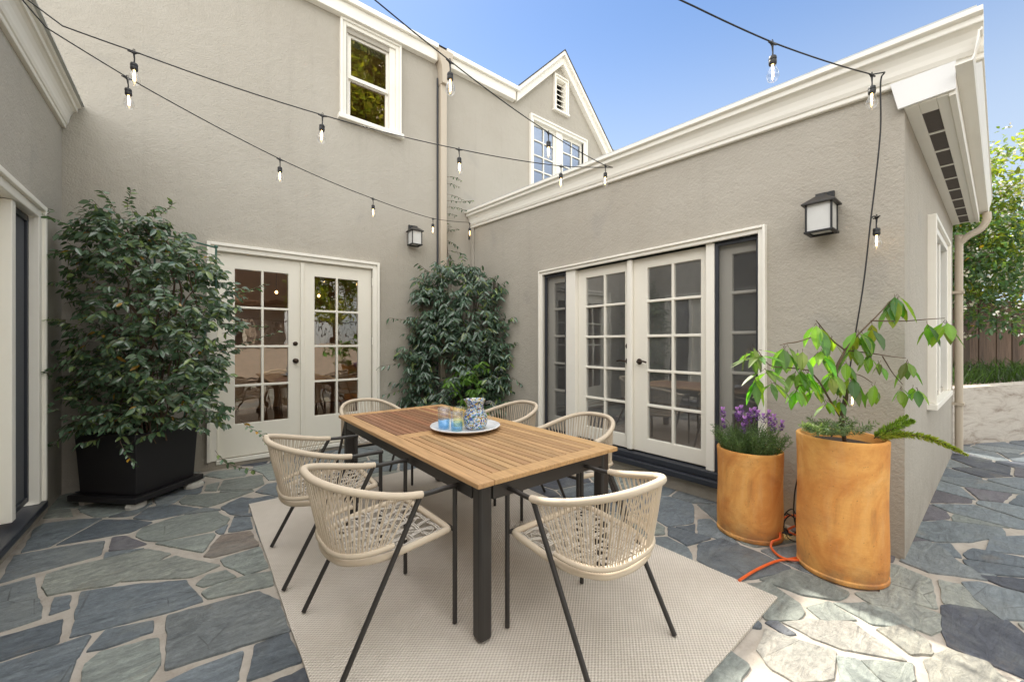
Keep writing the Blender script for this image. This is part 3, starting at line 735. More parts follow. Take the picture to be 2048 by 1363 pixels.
# gable vent
mb = MB(); casing(mb, fB, 5.27, 5.655, 5.765, 6.42, .07, -.1, .03); fb(mb, fB, 5.25, 5.675, -.1, .06, 5.725, 5.7645)
gv = part(mb, 'gable_vent', M['trim'], bevel=.004)
mb = MB()
for i in range(6):
    z = 5.80 + i*.097; mb.prism([(5.34,5.33,z),(5.34,5.42,z+.075),(5.34,5.42,z+.088),(5.34,5.33,z+.016)], (.245,0,0))
a = part(mb, 'louvre', M['trim']); under(a, gv)
a = part(MB().box(5.335,5.59,5.45,5.47,5.79,6.36), 'vent_backing', M['black']); under(a, gv)
# side window of the right wing
mb = MB(); casing(mb, fS, 4.67, 6.15, .86, 2.40, .10, -.1, .03); fb(mb, fS, 5.22, 5.30, -.1, .01, .86, 2.30); fb(mb, fS, 5.54, 5.62, -.1, .01, .86, 2.30); fb(mb, fS, 4.63, 6.19, -.1, .06, .81, .859)
svw = part(mb, 'side_window', M['trim'], bevel=.005)
a = part(MB().add([(4.76,.43,.87),(6.07,.43,.87),(6.07,.43,2.32),(4.76,.43,2.32)], [(0,1,2,3)]), 'glass_pane', M['glassS']); under(a, svw)

# rooms behind the glass
def room(x0, x1, y0, y1, z0, z1, m, mf, open_side):
    mb = MB(); t = .05
    if open_side != 'y0': mb.box(x0, x1, y0, y0+t, z0, z1)
    mb.box(x0, x1, y1-t, y1, z0, z1)
    if open_side != 'x0': mb.box(x0, x0+t, y0+t, y1-t, z0, z1)
    else: pass
    mb.box(x1-t, x1, y0+t, y1-t, z0, z1)
    if open_side == 'y0': mb.box(x0, x0+t, y0, y0+t, z0, z1); mb.box(x1-t, x1, y0, y0+t, z0, z1)
    mb.box(x0, x1, y0, y1, z1, z1+t); part(mb, 'interior_wall', m)
    part(MB().box(x0, x1, y0, y1, z0-t, z0), 'interior_floor', mf)
room(-.85, 3.2, 5.525, 9.2, .08, 2.75, M['room'], M['roomfloor'], 'y0')
room(3.67, 6.9, .6, 5.0, .24, 2.75, M['roomgrey'], M['roomfloor'], 'x0')
room(.6, 3.3, 5.525, 8.2, 3.3, 5.45, M['room'], M['roomfloor'], 'y0')
room(4.4, 6.5, 5.525, 8.0, 3.6, 5.5, M['roomgrey'], M['roomfloor'], 'y0')
WARM = m_emit('warm_lamp', (1.,.62,.25), 3.)
for (x, y, z) in ((.98, 6.9, 2.12), (1.28, 7.1, 2.08), (1.55, 6.8, 2.10), (2.12, 6.3, 4.62)):
    k = .5 if z < 3 else 1.
    o = part(MB().tube([(x,y,z+.03),(x,y,2.74 if z < 3 else 5.44)], .005, 6), 'pendant_lamp', M['black'])
    under(part(MB().lathe([(0,-.045*k),(.03*k,-.03*k),(.042*k,0),(.03*k,.035*k),(0,.055*k)], (x,y,z), 14), 'lamp_globe', WARM, smooth=True), o)

# ---------------------------------------------------------------- rug and table
rb = MB()
x0, x1, y0, y1 = .36, 2.41, .745, 3.95
NX, NY = 36, 56
def rz_(x, y):
    return .0075 + .0025*noise.noise(Vector((x*1.7, y*1.7, 1))) + .0018*noise.noise(Vector((x*5, y*5, 4)))
vs = []; fs = []
for j in range(NY+1):
    for i in range(NX+1):
        x = x0+(x1-x0)*i/NX; y = y0+(y1-y0)*j/NY
        ex = .004*noise.noise(Vector((y*3, i, 2))) if i in (0, NX) else 0
        vs.append((x+ex, y, rz_(x, y)))
for j in range(NY):
    for i in range(NX): a = j*(NX+1)+i; fs.append((a, a+1, a+NX+2, a+NX+1))
ring = [i for i in range(NX+1)] + [j*(NX+1)+NX for j in range(1, NY+1)] + [NY*(NX+1)+i for i in range(NX-1, -1, -1)] + [j*(NX+1) for j in range(NY-1, 0, -1)]
b0 = len(vs); vs += [(vs[i][0], vs[i][1], -.004) for i in ring]
for k in range(len(ring)): k2 = (k+1) % len(ring); fs.append((ring[k], b0+k, b0+k2, ring[k2]))
o = rb.add(vs, fs).build('rug', M['rug'], smooth='auto'); tag(o, 'beige woven outdoor rug lying under the dining table', 'rug')

TX0, TX1, TY0, TY1, TZ = .955, 1.940, 1.415, 3.52, .742
tb = thing('dining_table', 'outdoor dining table with slatted teak top and dark metal frame', 'table', ((TX0+TX1)/2, (TY0+TY1)/2, 0))
tl = Vector(tb.location)
def tpart(mb, name, m, **kw):
    o = mb.build(name, m, tb, **kw); o.location = -tl; return o
mb = MB(); bw = .088; th = .024; ym = 2.455; g = .0015
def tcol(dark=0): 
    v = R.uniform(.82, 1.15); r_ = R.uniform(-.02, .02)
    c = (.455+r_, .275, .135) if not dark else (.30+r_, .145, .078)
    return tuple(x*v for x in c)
for bx in ((TX0, TX0+bw, TY0, TY1), (TX1-bw, TX1, TY0, TY1), (TX0+bw+g, TX1-bw-g, TY0, TY0+bw), (TX0+bw+g, TX1-bw-g, TY1-bw, TY1), (TX0+bw+g, TX1-bw-g, ym-.05, ym+.05)):
    mb.box(*bx, TZ-th, TZ, tuple(q*R.uniform(.93,1.06) for q in (.525,.325,.155)))
tpart(mb, 'tabletop_frame', M['wood'], bevel=.004)
ns = 16; xa, xb = TX0+bw+.004, TX1-bw-.004; sw_ = (xb-xa)/ns
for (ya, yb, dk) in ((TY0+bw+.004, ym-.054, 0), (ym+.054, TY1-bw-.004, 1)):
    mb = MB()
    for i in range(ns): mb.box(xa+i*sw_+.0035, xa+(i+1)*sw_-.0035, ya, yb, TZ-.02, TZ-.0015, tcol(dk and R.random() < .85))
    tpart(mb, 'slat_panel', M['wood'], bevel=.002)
mb = MB(); a0, a1, c0, c1 = TX0+.035, TX1-.035, TY0+.035, TY1-.035
mb.box(a0, a0+.03, c0+.07, c1-.07, .640, TZ-th-.001); mb.box(a1-.03, a1, c0+.07, c1-.07, .640, TZ-th-.001)
mb.box(a0+.07, a1-.07, c0, c0+.03, .640, TZ-th-.001); mb.box(a0+.07, a1-.07, c1-.03, c1, .640, TZ-th-.001)
mb.box(a0+.031, a1-.031, ym-.03, ym+.03, .66, TZ-th-.001)
tpart(mb, 'apron', M['iron'], bevel=.003)
for (x, y) in ((a0-.002, c0-.002), (a1-.068, c0-.002), (a0-.002, c1-.068), (a1-.068, c1-.068)):
    tpart(MB().box(x, x+.07, y, y+.07, .012, TZ-th-.001), 'leg', M['iron'], bevel=.018, seg=3)

# ---------------------------------------------------------------- chairs (local +Y faces the table)
def wrapped(mb, pts, r, n=10, pitch=.0085, amp=.0016, closed=False):
    """a rope-wound rail: fine ridges along a smooth path"""
    P = catmull(pts, 14) if not closed else catmull(list(pts)+[pts[0]], 14)[:-1]
    if closed: P.append(P[0].copy())
    d = [0.]
    for i in range(1, len(P)): d.append(d[-1] + (P[i]-P[i-1]).length)
    m = int(d[-1]/pitch)*2; out = []; rr = []; k = 0
    for i in range(m+1):
        s = d[-1]*i/m
        while k < len(P)-2 and d[k+1] < s: k += 1
        t = (s-d[k])/max(1e-9, d[k+1]-d[k]); out.append(P[k].lerp(P[k+1], t)); rr.append(r + (amp if i % 2 else 0))
    if closed: out = out[:-1]; rr = rr[:-1]
    mb.tube(out, rr, n, closed=closed); return mb
def make_chair():
    c = thing('rope_chair', '', 'chair')
    r = .0115; W = .272; fz = .665
    bend = lambda s: Vector((s*.275, .075, .672))
    rear = lambda s: Vector((s*.285, -.275, .014)); front = lambda s: Vector((s*.268, .258, .014))
    for s in (-1, 1):
        MB().tube([front(s), front(s)+Vector((0,0,.62)), Vector((s*.268,.258,fz-.006))], r, 10).build('leg', M['iron'], c, smooth='auto')
        MB().tube([rear(s), rear(s).lerp(bend(s), .5), bend(s)], r, 10).build('leg', M['iron'], c, smooth='auto')
        MB().tube(catmull([(s*.268,.272,fz+.004), (s*.269,.20,fz+.006), (s*.272,.13,.670), bend(s)], 3), r, 10).build('armrest', M['iron'], c, smooth='auto')
    # rims: an open curve at the top and a smaller one low down
    top = []; low = []
    N = 24
    for i in range(N+1):
        a = math.pi*i/N; cs, sn = math.cos(a), math.sin(a)
        k = abs(cs)**.75*(1 if cs >= 0 else -1)
        top.append(Vector((k*.278, .082 - .41*sn**.86, .674 + .105*sn**1.2)))
        k2 = abs(cs)**.7*(1 if cs >= 0 else -1)
        low.append(Vector((k2*.262, -.045 - .215*sn**.8, .482 - .022*sn)))
    mb = wrapped(MB(), top, .0155, 10, .0105, .0018); mb.build('back_rim', M['cord'], c, smooth=True)
    mb = wrapped(MB(), low, .0115, 8, .0105, .0018); mb.build('lower_rim', M['cord'], c, smooth=True)
    mb = MB(); n = 39
    def at(L, t): 
        t = min(max(t, 0), 1)*N; i = min(int(t), N-1); return L[i].lerp(L[i+1], t-i)
    rr = random.Random(3)
    for i in range(n):
        t = (i+.5)/n
        for sg in (-1, 1):
            j = rr.uniform(-.004, .004)
            a = at(top, .012+.976*t + sg*.0042 + j*.4); b = at(low, .012+.976*t + (sg*.0065 if i % 2 else -sg*.003) - j)
            mb.tube([a, a.lerp(b, .5)+Vector((rr.uniform(-.002,.002), sg*.0025, 0)), b], .0029, 5, caps=False)
    mb.build('backrest', M['cord'], c, smooth=True)
    # seat ring and woven seat
    ring = []
    for (x, y, z) in [(-.235,.235,.462),(-.12,.240,.462),(0,.240,.462),(.12,.240,.462),(.235,.235,.462),(.250,.215,.460),(.252,.10,.450),(.250,-.03,.438),(.225,-.13,.430),(.16,-.215,.425),(.08,-.243,.423),(0,-.25,.422),(-.08,-.243,.423),(-.16,-.215,.425),(-.225,-.13,.430),(-.250,-.03,.438),(-.252,.10,.450),(-.250,.215,.460)]:
        ring.append(Vector((x, y, z)))
    wrapped(MB(), ring, .0145, 9, .0105, .0018, closed=True).build('seat_rim', M['cord'], c, smooth=True)
    mb = MB()
    def yspan(x):
        q = min(1, abs(x)/.25); return -.245*math.sqrt(max(0, 1-q**3.0)) , .235
    def xspan(y):
        if y > -.03: return .245
        q = min(1, (-.03-y)/.215); return .245*(max(0, 1-q**2.4))**.5
    sag = lambda x, y: .447 + .06*(y-.0)*.5 - .02*(1-(x/.26)**2)*(1-(y/.27)**2)
    NS = 7; xs = [-.215+.43*i/(NS-1) for i in range(NS)]; ys = [-.195+.41*i/(NS-1) for i in range(NS)]
    for i, x in enumerate(xs):
        for off in (-.006, .006):
            a, b = yspan(x); pts = []
            m = 19
            for k in range(m+1):
                y = a+(b-a)*k/m; ph = math.cos(math.pi*(y-ys[0])/(.41/(NS-1)) + math.pi*i)
                pts.append((x+off+rr.uniform(-.001,.001), y, sag(x, y)+.0045*ph))
            mb.tube(pts, .0042, 5, caps=False)
    for j, y in enumerate(ys):
        for off in (-.006, .006):
            b = xspan(y+off); pts = []
            m = 19
            for k in range(m+1):
                x = -b+2*b*k/m; ph = -math.cos(math.pi*(x-xs[0])/(.43/(NS-1)) + math.pi*j)
                pts.append((x, y+off+rr.uniform(-.001,.001), sag(x, y)+.0045*ph))
            mb.tube(pts, .0042, 5, caps=False)
    for i in (-4, -2, 0, 2, 4):              # slack diagonal cords
        for d in (-1, 1):
            x0 = i*.085 + .02*d; pts = []
            for k in range(13):
                t = k/12; x = x0 + d*(t-.5)*.30; y = -.2+.40*t
                if abs(x) < xspan(y)-.004: pts.append((x, y, sag(x, y)-.002))
            if len(pts) > 2: mb.tube(pts, .003, 5, caps=False)
    mb.build('seat', M['seatcord'], c, smooth=True)
    MB().tube([(-.268,.252,.462),(0,.252,.458),(.268,.252,.462)], .010, 8).build('crossbar', M['iron'], c, smooth='auto')
    return c
ch = make_chair()
spots = [((.71,1.905), -90, 'rope back chair left of the table, nearer of the two on that side'),
         ((.665,2.72), -90, 'rope back chair left of the table, farther of two there, nearer the black planter'),
         ((1.425,1.21), 0, 'rope back chair at the near end of the table, closest to the terracotta pots'),
         ((2.20,2.02), 90, 'rope back chair in front of the two-by-five French door, right of the table'),
         ((2.20,2.88), 90, 'rope back chair on the door side of the table, next to the corner shrub'),
         ((1.33,3.74), 180, 'rope back chair at the far end of the table, before the left French door')]
for i, ((x, y), a, lab) in enumerate(spots):
    o = ch if i == 0 else copy_tree(ch)
    o.location = (x, y, 0); o.rotation_euler = (0, 0, rad(a + [1.5,-2,1,3,-2,2][i])); tag(o, lab, 'chair', 'rope chairs around the dining table')

# ---------------------------------------------------------------- things on the table
PX, PY = 1.50, 2.385
o = MB().lathe([(.0,.004),(.15,.004),(.20,.012),(.243,.030),(.247,.033),(.244,.037),(.20,.020),(.15,.012),(.0,.011)], (0,0,0), 56).build('serving_plate', M['porcelain'], smooth=True)
o.location = (PX, PY, TZ-.003); tag(o, 'round white serving plate in the middle of the teak table', 'plate')
def tumbler(x, y, m, lab, h=.15, r=.044, rb=.038):
    t = thing('tumbler', lab, 'glass', (x, y, TZ+.0095), 0, 'drinking glasses on the white plate')
    q = lambda a, z: .012*math.cos(18*a)
    MB().lathe([(0,0),(rb,0),(rb+.001,.004),(rb+(r-rb)*.45,h*.45),(rb+(r-rb)*.45-.003,h*.45),(rb-.003,.012),(0,.012)], (0,0,0), 72, wob=q).build('glass_base', m, t, smooth=True)
    MB().lathe([(rb+(r-rb)*.45,h*.452),(r,h),(r-.0025,h),(rb+(r-rb)*.45-.003,h*.452)], (0,0,0), 72, wob=q, caps=False).build('glass_rim', M['clear'] if m is M['blue'] else m, t, smooth=True)
    MB().lathe([(r-.0015,h-.002),(r+.0003,h+.0005),(r-.0035,h+.0005)], (0,0,0), 48, caps=False).build('lip', M['clear'], t, smooth=True)
tumbler(1.368, 2.455, M['blue'], 'taller looking blue-bottomed drinking glass, leftmost on the white plate')
tumbler(1.405, 2.345, M['blue'], 'blue-bottomed drinking glass standing between another glass and the speckled pitcher', .135)
tumbler(1.50, 2.475, M['yellow'], 'yellow drinking glass standing behind the speckled pitcher', .135)
pt = thing('pitcher', 'speckled multicoloured glass pitcher on the white plate', 'pitcher', (1.545, 2.325, TZ+.0095))
prof = [(0,0),(.058,0),(.072,.010),(.084,.040),(.087,.070),(.080,.102),(.064,.130),(.056,.148),(.058,.170),(.068,.196),(.072,.206),(.068,.207),(.054,.172),(.051,.148),(.060,.128),(.076,.100),(.083,.070),(.080,.042),(.066,.014),(0,.012)]
def pw(a, z): return .16*max(0, (z-.15)/.057)*max(0, math.cos(a-2.4))**4 + .04*max(0, (z-.15)/.057)*math.cos(3*a)
MB().lathe(prof, (0,0,0), 56, wob=pw).build('body', M['confetti'], pt, smooth=True)
MB().tube(catmull([(.058,-.04,.178),(.085,-.06,.185),(.108,-.078,.16),(.108,-.078,.11),(.085,-.060,.072),(.066,-.046,.062)], 6), .009, 8).build('handle', M['clear'], pt, smooth=True)

# ---------------------------------------------------------------- wall lanterns
def lantern(loc, rz, lab):
    t = thing('wall_lantern', lab, 'lamp', loc, rz, 'black lanterns on the stucco walls')
    MB().box(-.055,.055,-.022,-.001,-.08,.20).build('back_plate', M['black'], t, bevel=.004)
    MB().box(-.018,.018,-.075,-.0225,.125,.15).build('arm', M['black'], t, bevel=.003)
    w, d0, d1, z0, z1 = .075, -.045, -.195, -.115, .085
    mb = MB(); p = .006
    for x in (-w, w):
        for y in (d0, d1): mb.box(x-p, x+p, y-p, y+p, z0+.0005, z1)
    mb.box(-w-.012, w+.012, d1-.012, d1+.012, z0-.014, z0); mb.box(-w-.012, w+.012, d0-.012, d0+.012, z0-.014, z0)
    mb.box(-w-.012, -w+.012, d1+.012, d0-.012, z0-.014, z0); mb.box(w-.012, w+.012, d1+.012, d0-.012, z0-.014, z0)
    mb.build('frame', M['black'], t, bevel=.0015)
    mb = MB(); e = .026; yc = (d0+d1)/2; zt = z1+.005
    b = [(-w-e,d1-e,zt),(w+e,d1-e,zt),(w+e,d0+e,zt),(-w-e,d0+e,zt)]; b2 = [(x,y,zt-.012) for x,y,_ in b]
    tt = [(-.03,yc-.03,zt+.055),(.03,yc-.03,zt+.055),(.03,yc+.03,zt+.055),(-.03,yc+.03,zt+.055)]; t2 = [(x,y,zt+.072) for x,y,_ in tt]
    mb.add(b2+b+tt+t2, [(3,2,1,0)] + [(k*4+i, k*4+(i+1) % 4, k*4+4+(i+1) % 4, k*4+4+i) for k in range(3) for i in range(4)] + [(12,13,14,15)])
    mb.build('cap', M['iron'], t, bevel=.002)
    t.scale = (.93,.93,.93); q = .0015; mb = MB(); mb.box(-w+q, w-q, d1+q, d0-q, z0+.001, z1-.001); mb.build('shade', M['frost'], t)
lantern((2.43, 5.3, 2.845), 0, 'black lantern with frosted panes beside the rear downpipe')
lantern((3.46, .775, 2.22), rad(-90), 'black lantern with frosted panes above the terracotta pots')

# ---------------------------------------------------------------- planters and pots
pl = thing('planter_box', 'square tapered black planter box raised on stone shims in the courtyard corner', 'planter', (-.365, 4.82, 0), rad(45))
def frus(mb, a, z0, b, z1, hole=None):
    v = [(-a,-a,z0),(a,-a,z0),(a,a,z0),(-a,a,z0),(-b,-b,z1),(b,-b,z1),(b,b,z1),(-b,b,z1)]
    fs = [(3,2,1,0),(0,1,5,4),(1,2,6,5),(2,3,7,6),(3,0,4,7)]
    if hole:
        h, zd = hole; v += [(-h,-h,z1),(h,-h,z1),(h,h,z1),(-h,h,z1),(-h,-h,zd),(h,-h,zd),(h,h,zd),(-h,h,zd)]
        fs += [(4,5,9,8),(5,6,10,9),(6,7,11,10),(7,4,8,11),(8,9,13,12),(9,10,14,13),(10,11,15,14),(11,8,12,15)]
    else: fs.append((4,5,6,7))
    return mb.add(v, fs)
frus(MB(), .262, .1005, .285, .60, (.255, .50)).build('box', M['planter'], pl, bevel=.006)
frus(MB(), .315, .05, .315, .10).build('base_tray', M['planter'], pl, bevel=.008)
MB().add([(-.256,-.256,.53),(.256,-.256,.53),(.256,.256,.53),(-.256,.256,.53)], [(0,1,2,3)]).build('soil', M['gravel'], pl)
for (px, py, sx, sy, rz, lab) in ((272,1017,.13,.075,.9,'pale stone shim under the front corner of the black planter'), (388,976,.13,.08,.5,'pale stone shim under the right corner of the black planter'), (178,1008,.10,.06,.2,'brownish stone shim under the left side of the black planter')):
    p = gp(px, py); mb = MB(); n = 9; vs = []
    for z, k in ((-.006,1.), (.025,1.05), (.045,.86)):
        for i in range(n):
            a = 2*math.pi*i/n; q = k*(1+.18*noise.noise(Vector((i*1.7, sx*90, z*20))))
            vs.append((sx*.6*q*math.cos(a), sy*.7*q*math.sin(a), z))
    mb.add(vs, [tuple(range(n-1,-1,-1)), tuple(range(2*n,3*n))] + [(k*n+i, k*n+(i+1) % n, k*n+n+(i+1) % n, k*n+n+i) for k in range(2) for i in range(n)])
    dxy = Vector((-p.x, -p.y, 0)).normalized()*-.05
    o = mb.build('stone_shim', M['stone'], bevel=.004); o.location = (p.x+dxy.x, p.y+dxy.y, 0); o.rotation_euler.z = rz; tag(o, lab, 'stone', 'stone shims under the planter')
def pot(x, y, r, h, lab):
    t = thing('terracotta_pot', lab, 'pot', (x, y, 0), R.uniform(0, 6), 'terracotta pots by the wing corner')
    wob = lambda a, z: .008*math.sin(2*a+z*3) + .005*math.sin(3*a+z*9+1)
    prof = [(0,.0),(r*.97,.0),(r*1.0,.008),(r*1.0,.024),(r*.975,.030),(r*.975,.036),(r*.99,.05)] + [(r*(.99+.01*math.sin(i)), .05+(h-.08)*i/8) for i in range(1, 8)] + [(r*1.01,h-.02),(r*1.015,h-.008),(r*1.0,h),(r*.93,h),(r*.90,h-.012),(r*.89,h-.10),(0,h-.10)]
    MB().lathe(prof, (0,0,0), 64, wob=wob).build('body', M['terracotta'], t, smooth='auto')
    MB().lathe([(r*.885,h-.05),(r*.5,h-.038),(0,h-.035)], (0,0,0), 32, wob=wob).build('soil', M['gravel'], t)
    return t
pot(3.02, .606, .215, .80, 'tall orange terracotta pot holding the young tree at the wing corner')
pot(3.105, 1.137, .205, .60, 'shorter orange terracotta pot planted with purple lavender')

# ---------------------------------------------------------------- foliage
def rv(k=1.): return Vector((R.gauss(0,1), R.gauss(0,1), R.gauss(0,1))).normalized()*k
def greens(kind):
    v = R.uniform(.75, 1.3); r = R.random()
    if kind == 'jas':
        if r < .012: return (.36,.20,.03)
        c = (.062,.108,.064) if r < .5 else ((.095,.145,.090) if r < .82 else (.14,.19,.07))
    elif kind == 'corner': c = (.055,.100,.066) if r < .65 else ((.085,.135,.092) if r < .92 else (.15,.20,.07))
    elif kind == 'bright': c = (.10,.20,.035) if r < .6 else (.15,.27,.045)
    elif kind == 'yellow': c = (.25,.25,.05) if r < .45 else (.12,.16,.04)
    else: c = (.07,.12,.04)
    return tuple(x*v for x in c)
def twig(fol, stm, p, d, L, n, ll, lw, kind, droop=.2, up=.35, stem_r=.0018, lim=None, hang=0., face=None):
    d = d.normalized(); pts = [p.copy()]; q = p.copy()
    for i in range(n):
        d = (d + rv(.16) + Vector((0,0,up*.05)) - Vector((0,0,droop*.06))).normalized(); q = q + d*(L/n)
        if lim: q = lim(q)
        pts.append(q.copy())
        for sg in (-1, 1):
            side = d.cross(Vector((0,0,1))); side = side.normalized() if side.length > .01 else Vector((1,0,0))
            ld = (d*.55 + side*sg*.85 + rv(.35) - Vector((0,0,hang))).normalized()
            nn = (Vector((0,0,1))*.8 + rv(.6)).normalized() if face is None else (face + Vector((0,0,.6)) + rv(.8)).normalized(); s = R.uniform(.6, 1.2)
            fol.leaf(q, ld, nn, ll*s, lw*s, greens(kind), droop=R.uniform(.05, .35), fold=R.uniform(.1, .35))
    if stm is not None and len(pts) > 1: stm.tube(pts, stem_r, 4, caps=False)
    return q
def interp(tab, x):
    if x <= tab[0][0]: return tab[0][1:]
    for a, b in zip(tab, tab[1:]):
        if x <= b[0]:
            t = (x-a[0])/(b[0]-a[0]); return [p+(q-p)*t for p, q in zip(a[1:], b[1:])]
    return tab[-1][1:]
def limL(p):
    p = p.copy()
    if p.x < -.885: p.x = -.885 + R.uniform(0,.03)
    if p.y > 5.24: p.y = 5.24 - R.uniform(0,.03)
    return p
WX = Vector((RT[0], RT[1], 0)); WD = Vector((FW[0], FW[1], 0))

# jasmine in the black planter
sh = thing('climbing_shrub', 'large leafy dark green climbing shrub filling the black planter box', 'shrub', (-.365, 4.82, .53)); shl = Vector(sh.location)
fol, stm = MB(), MB()
tab = [(.38,.02,.38,.28),(.5,.02,.44,.30),(.65,.04,.50,.34),(1.0,.06,.56,.36),(1.5,.07,.58,.36),(1.85,.07,.57,.34),(2.03,.02,.53,.30),(2.2,-.07,.42,.24),(2.34,-.14,.30,.20),(2.48,-.18,.14,.12)]
C0 = Vector((-.36, 4.80, 0)) + WX*.055
stems = []
for k in range(16):
    x, y = R.uniform(-.2,.2), R.uniform(-.2,.2); tx, tz = R.uniform(-.6,.6), R.uniform(1.5,2.45); pts = []
    for i in range(13):
        t = i/12; z = .5+(tz-.5)*t; c, hw, hd = interp(tab, z)
        p = C0 + WX*(c + (x*(1-t)+tx*hw*1.2*t)) + WD*(y*(1-t) + R.uniform(-.03,.06)) + Vector((R.uniform(-.02,.02), R.uniform(-.02,.02), z)); pts.append(limL(p))
    stm.tube(catmull(pts, 3), R.uniform(.004,.008), 5, caps=False)
n = 0
while n < 800:
    z = R.uniform(.60, 2.48); c, hw, hd = interp(tab, z)
    a, b = R.uniform(-1,1), R.uniform(-1,1)
    if a*a+b*b > 1: continue
    if R.random() > .45 + .55*(a*a+b*b) : continue
    if noise.noise(Vector((a*hw*3.2+5, z*3.2, b*2))) < -.18: continue
    p = limL(C0 + WX*(c+a*hw) + WD*(b*hd) + Vector((0,0,z))); n += 1
    out = (WX*a*.8 + WD*b*.5 + Vector((0,0,.25)) + rv(.55) - WD*.3)
    if z < .75: out.z -= .25
    twig(fol, stm, p, out, R.uniform(.10,.20), R.randint(4,6), .068, .032, 'jas', lim=limL, hang=.55, face=WX*a*.6 - WD*.9)
for (px, py, dep, ex, ez, L) in ((150,455,3.0,-.9,.2,.34),(130,640,3.0,-1,.15,.34),(150,500,3.0,-1,-.2,.3),(120,735,3.0,-1,-.2,.25),(255,420,3.3,.2,1,.16),(230,420,3.3,-.3,1,.2),(320,430,3.4,.8,.5,.15),(470,690,3.4,1,.05,.36),(470,590,3.4,1,.1,.32),(480,840,3.3,.8,-.6,.3),(430,900,3.3,.6,-1,.34),(120,880,3.1,-1,-.3,.25),(120,820,3.05,-1,-.1,.2),(460,640,3.4,1,-.3,.3),(240,880,3.05,.3,-1,.22)):
    p = dp(px, py, dep)
    twig(fol, stm, p, WX*ex + Vector((0,0,ez)) - WD*.1, L, 7, .056, .026, 'jas', lim=limL, stem_r=.0022)
for mbx, nm, mt in ((fol,'foliage',M['leafdark']),(stm,'stem',M['bark'])):
    o = mbx.build(nm, mt, sh, smooth=(nm == 'stem')); o.location = -shl
tr = thing('trellis', 'thin green metal trellis sticking out of the shrub in the black planter', 'trellis', (-.365, 4.82, .53)); 
A_, B_ = dp(360,476,3.55), dp(432,495,3.62)
E_ = A_ - (B_-A_)*1.4 + WD*.25; mb = MB().tube([E_, A_, B_], .008, 8); mb.tube([B_ + Vector((0,0,.02)), Vector((B_.x, B_.y, 1.85)), Vector((B_.x-.25, B_.y+.28, .55))], .008, 8); mb.tube([E_, E_ + WD*.1 - Vector((0,0,1.75))], .008, 8)
o = mb.build('rod', M['green'], tr, smooth='auto'); o.location = -Vector(tr.location)
o = MB().lathe([(0,-.016),(.014,-.01),(.016,0),(.012,.012),(0,.017)], tuple(B_+Vector((0,0,.008))), 10).build('finial', M['green'], tr, smooth=True); o.location = -Vector(tr.location)

# shrub in the inner corner with a runner up beside the downpipe
cs = thing('corner_shrub', 'dark green drooping-leaf climber in the inner corner with runners up the wall', 'shrub', (3.0, 4.95, 0)); csl = Vector(cs.location)
fol, stm, bright = MB(), MB(), MB()
def limC(p):
    p = p.copy()
    if p.x > 3.42: p.x = 3.42 - R.uniform(0,.04)
    if p.y > 5.25: p.y = 5.25 - R.uniform(0,.04)
    return p
tab = [(.1,0,.5,.30),(.5,-.02,.70,.34),(1.0,-.02,.80,.34),(1.35,.02,.72,.32),(1.7,.04,.58,.28),(2.0,.05,.56,.24),(2.25,.02,.50,.2),(2.42,-.05,.40,.14)]
C1 = Vector((2.93, 4.92, 0))
for k in range(9):
    pts = [limC(C1 + WX*R.uniform(-.15,.15)*1.0 + Vector((0,0,.0)))]
    tx = R.uniform(-.5,.5)
    for i in range(1, 9): pts.append(limC(C1 + WX*(tx*i/8) + WD*R.uniform(-.1,.15) + Vector((0,0,2.2*i/8))))
    stm.tube(catmull(pts, 3), .006, 5, caps=False)
n = 0
while n < 900:
    z = R.uniform(.1, 2.42); c, hw, hd = interp(tab, z); a, b = R.uniform(-1,1), R.uniform(-1,1)
    if a*a+b*b > 1: continue
    if noise.noise(Vector((a*hw*3.4+9, z*3.0, 2))) < (-.32 if z < 1.8 else -.12): continue
    n += 1
    p = limC(C1 + WX*(c+a*hw) + WD*(b*hd) + Vector((0,0,z)))
    br = z < 1.05 and .0 < a < .6 and b < -.1 and R.random() < .55
    twig(bright if br else fol, stm, p, WX*a*.9 - WD*.5 + rv(.55) + Vector((0,0,.3)), R.uniform(.12,.24), R.randint(4,5), .098, .030, 'bright' if br else 'corner', lim=limC, hang=.8, droop=.6, face=WX*a*.5 - WD*.9)
for (px, py, dep, ex, ez, L) in ((830,640,5.4,-1,-.1,.35),(820,720,5.3,-1,-.2,.4),(830,770,5.3,-1,-.4,.4),(1005,700,5.5,1,0,.45),(1010,640,5.5,.9,.2,.25),(1000,750,5.4,1,-.2,.35),(985,580,5.6,.5,.4,.25),(860,545,5.6,-.7,.5,.2)):
    twig(fol, stm, dp(px,py,dep), WX*ex + Vector((0,0,ez)), L, 6, .085, .026, 'corner', lim=limC, hang=.6, stem_r=.0025)
def wallp(x, z, n=.03): return Vector((x, 5.3-n, z))
run = [wallp(3.06,2.2), wallp(3.03,2.5), wallp(2.99,2.8), wallp(2.975,3.1), wallp(2.97,3.5), wallp(2.975,3.95)]
stm.tube(catmull(run, 5), [.005]*26, 5, caps=False)
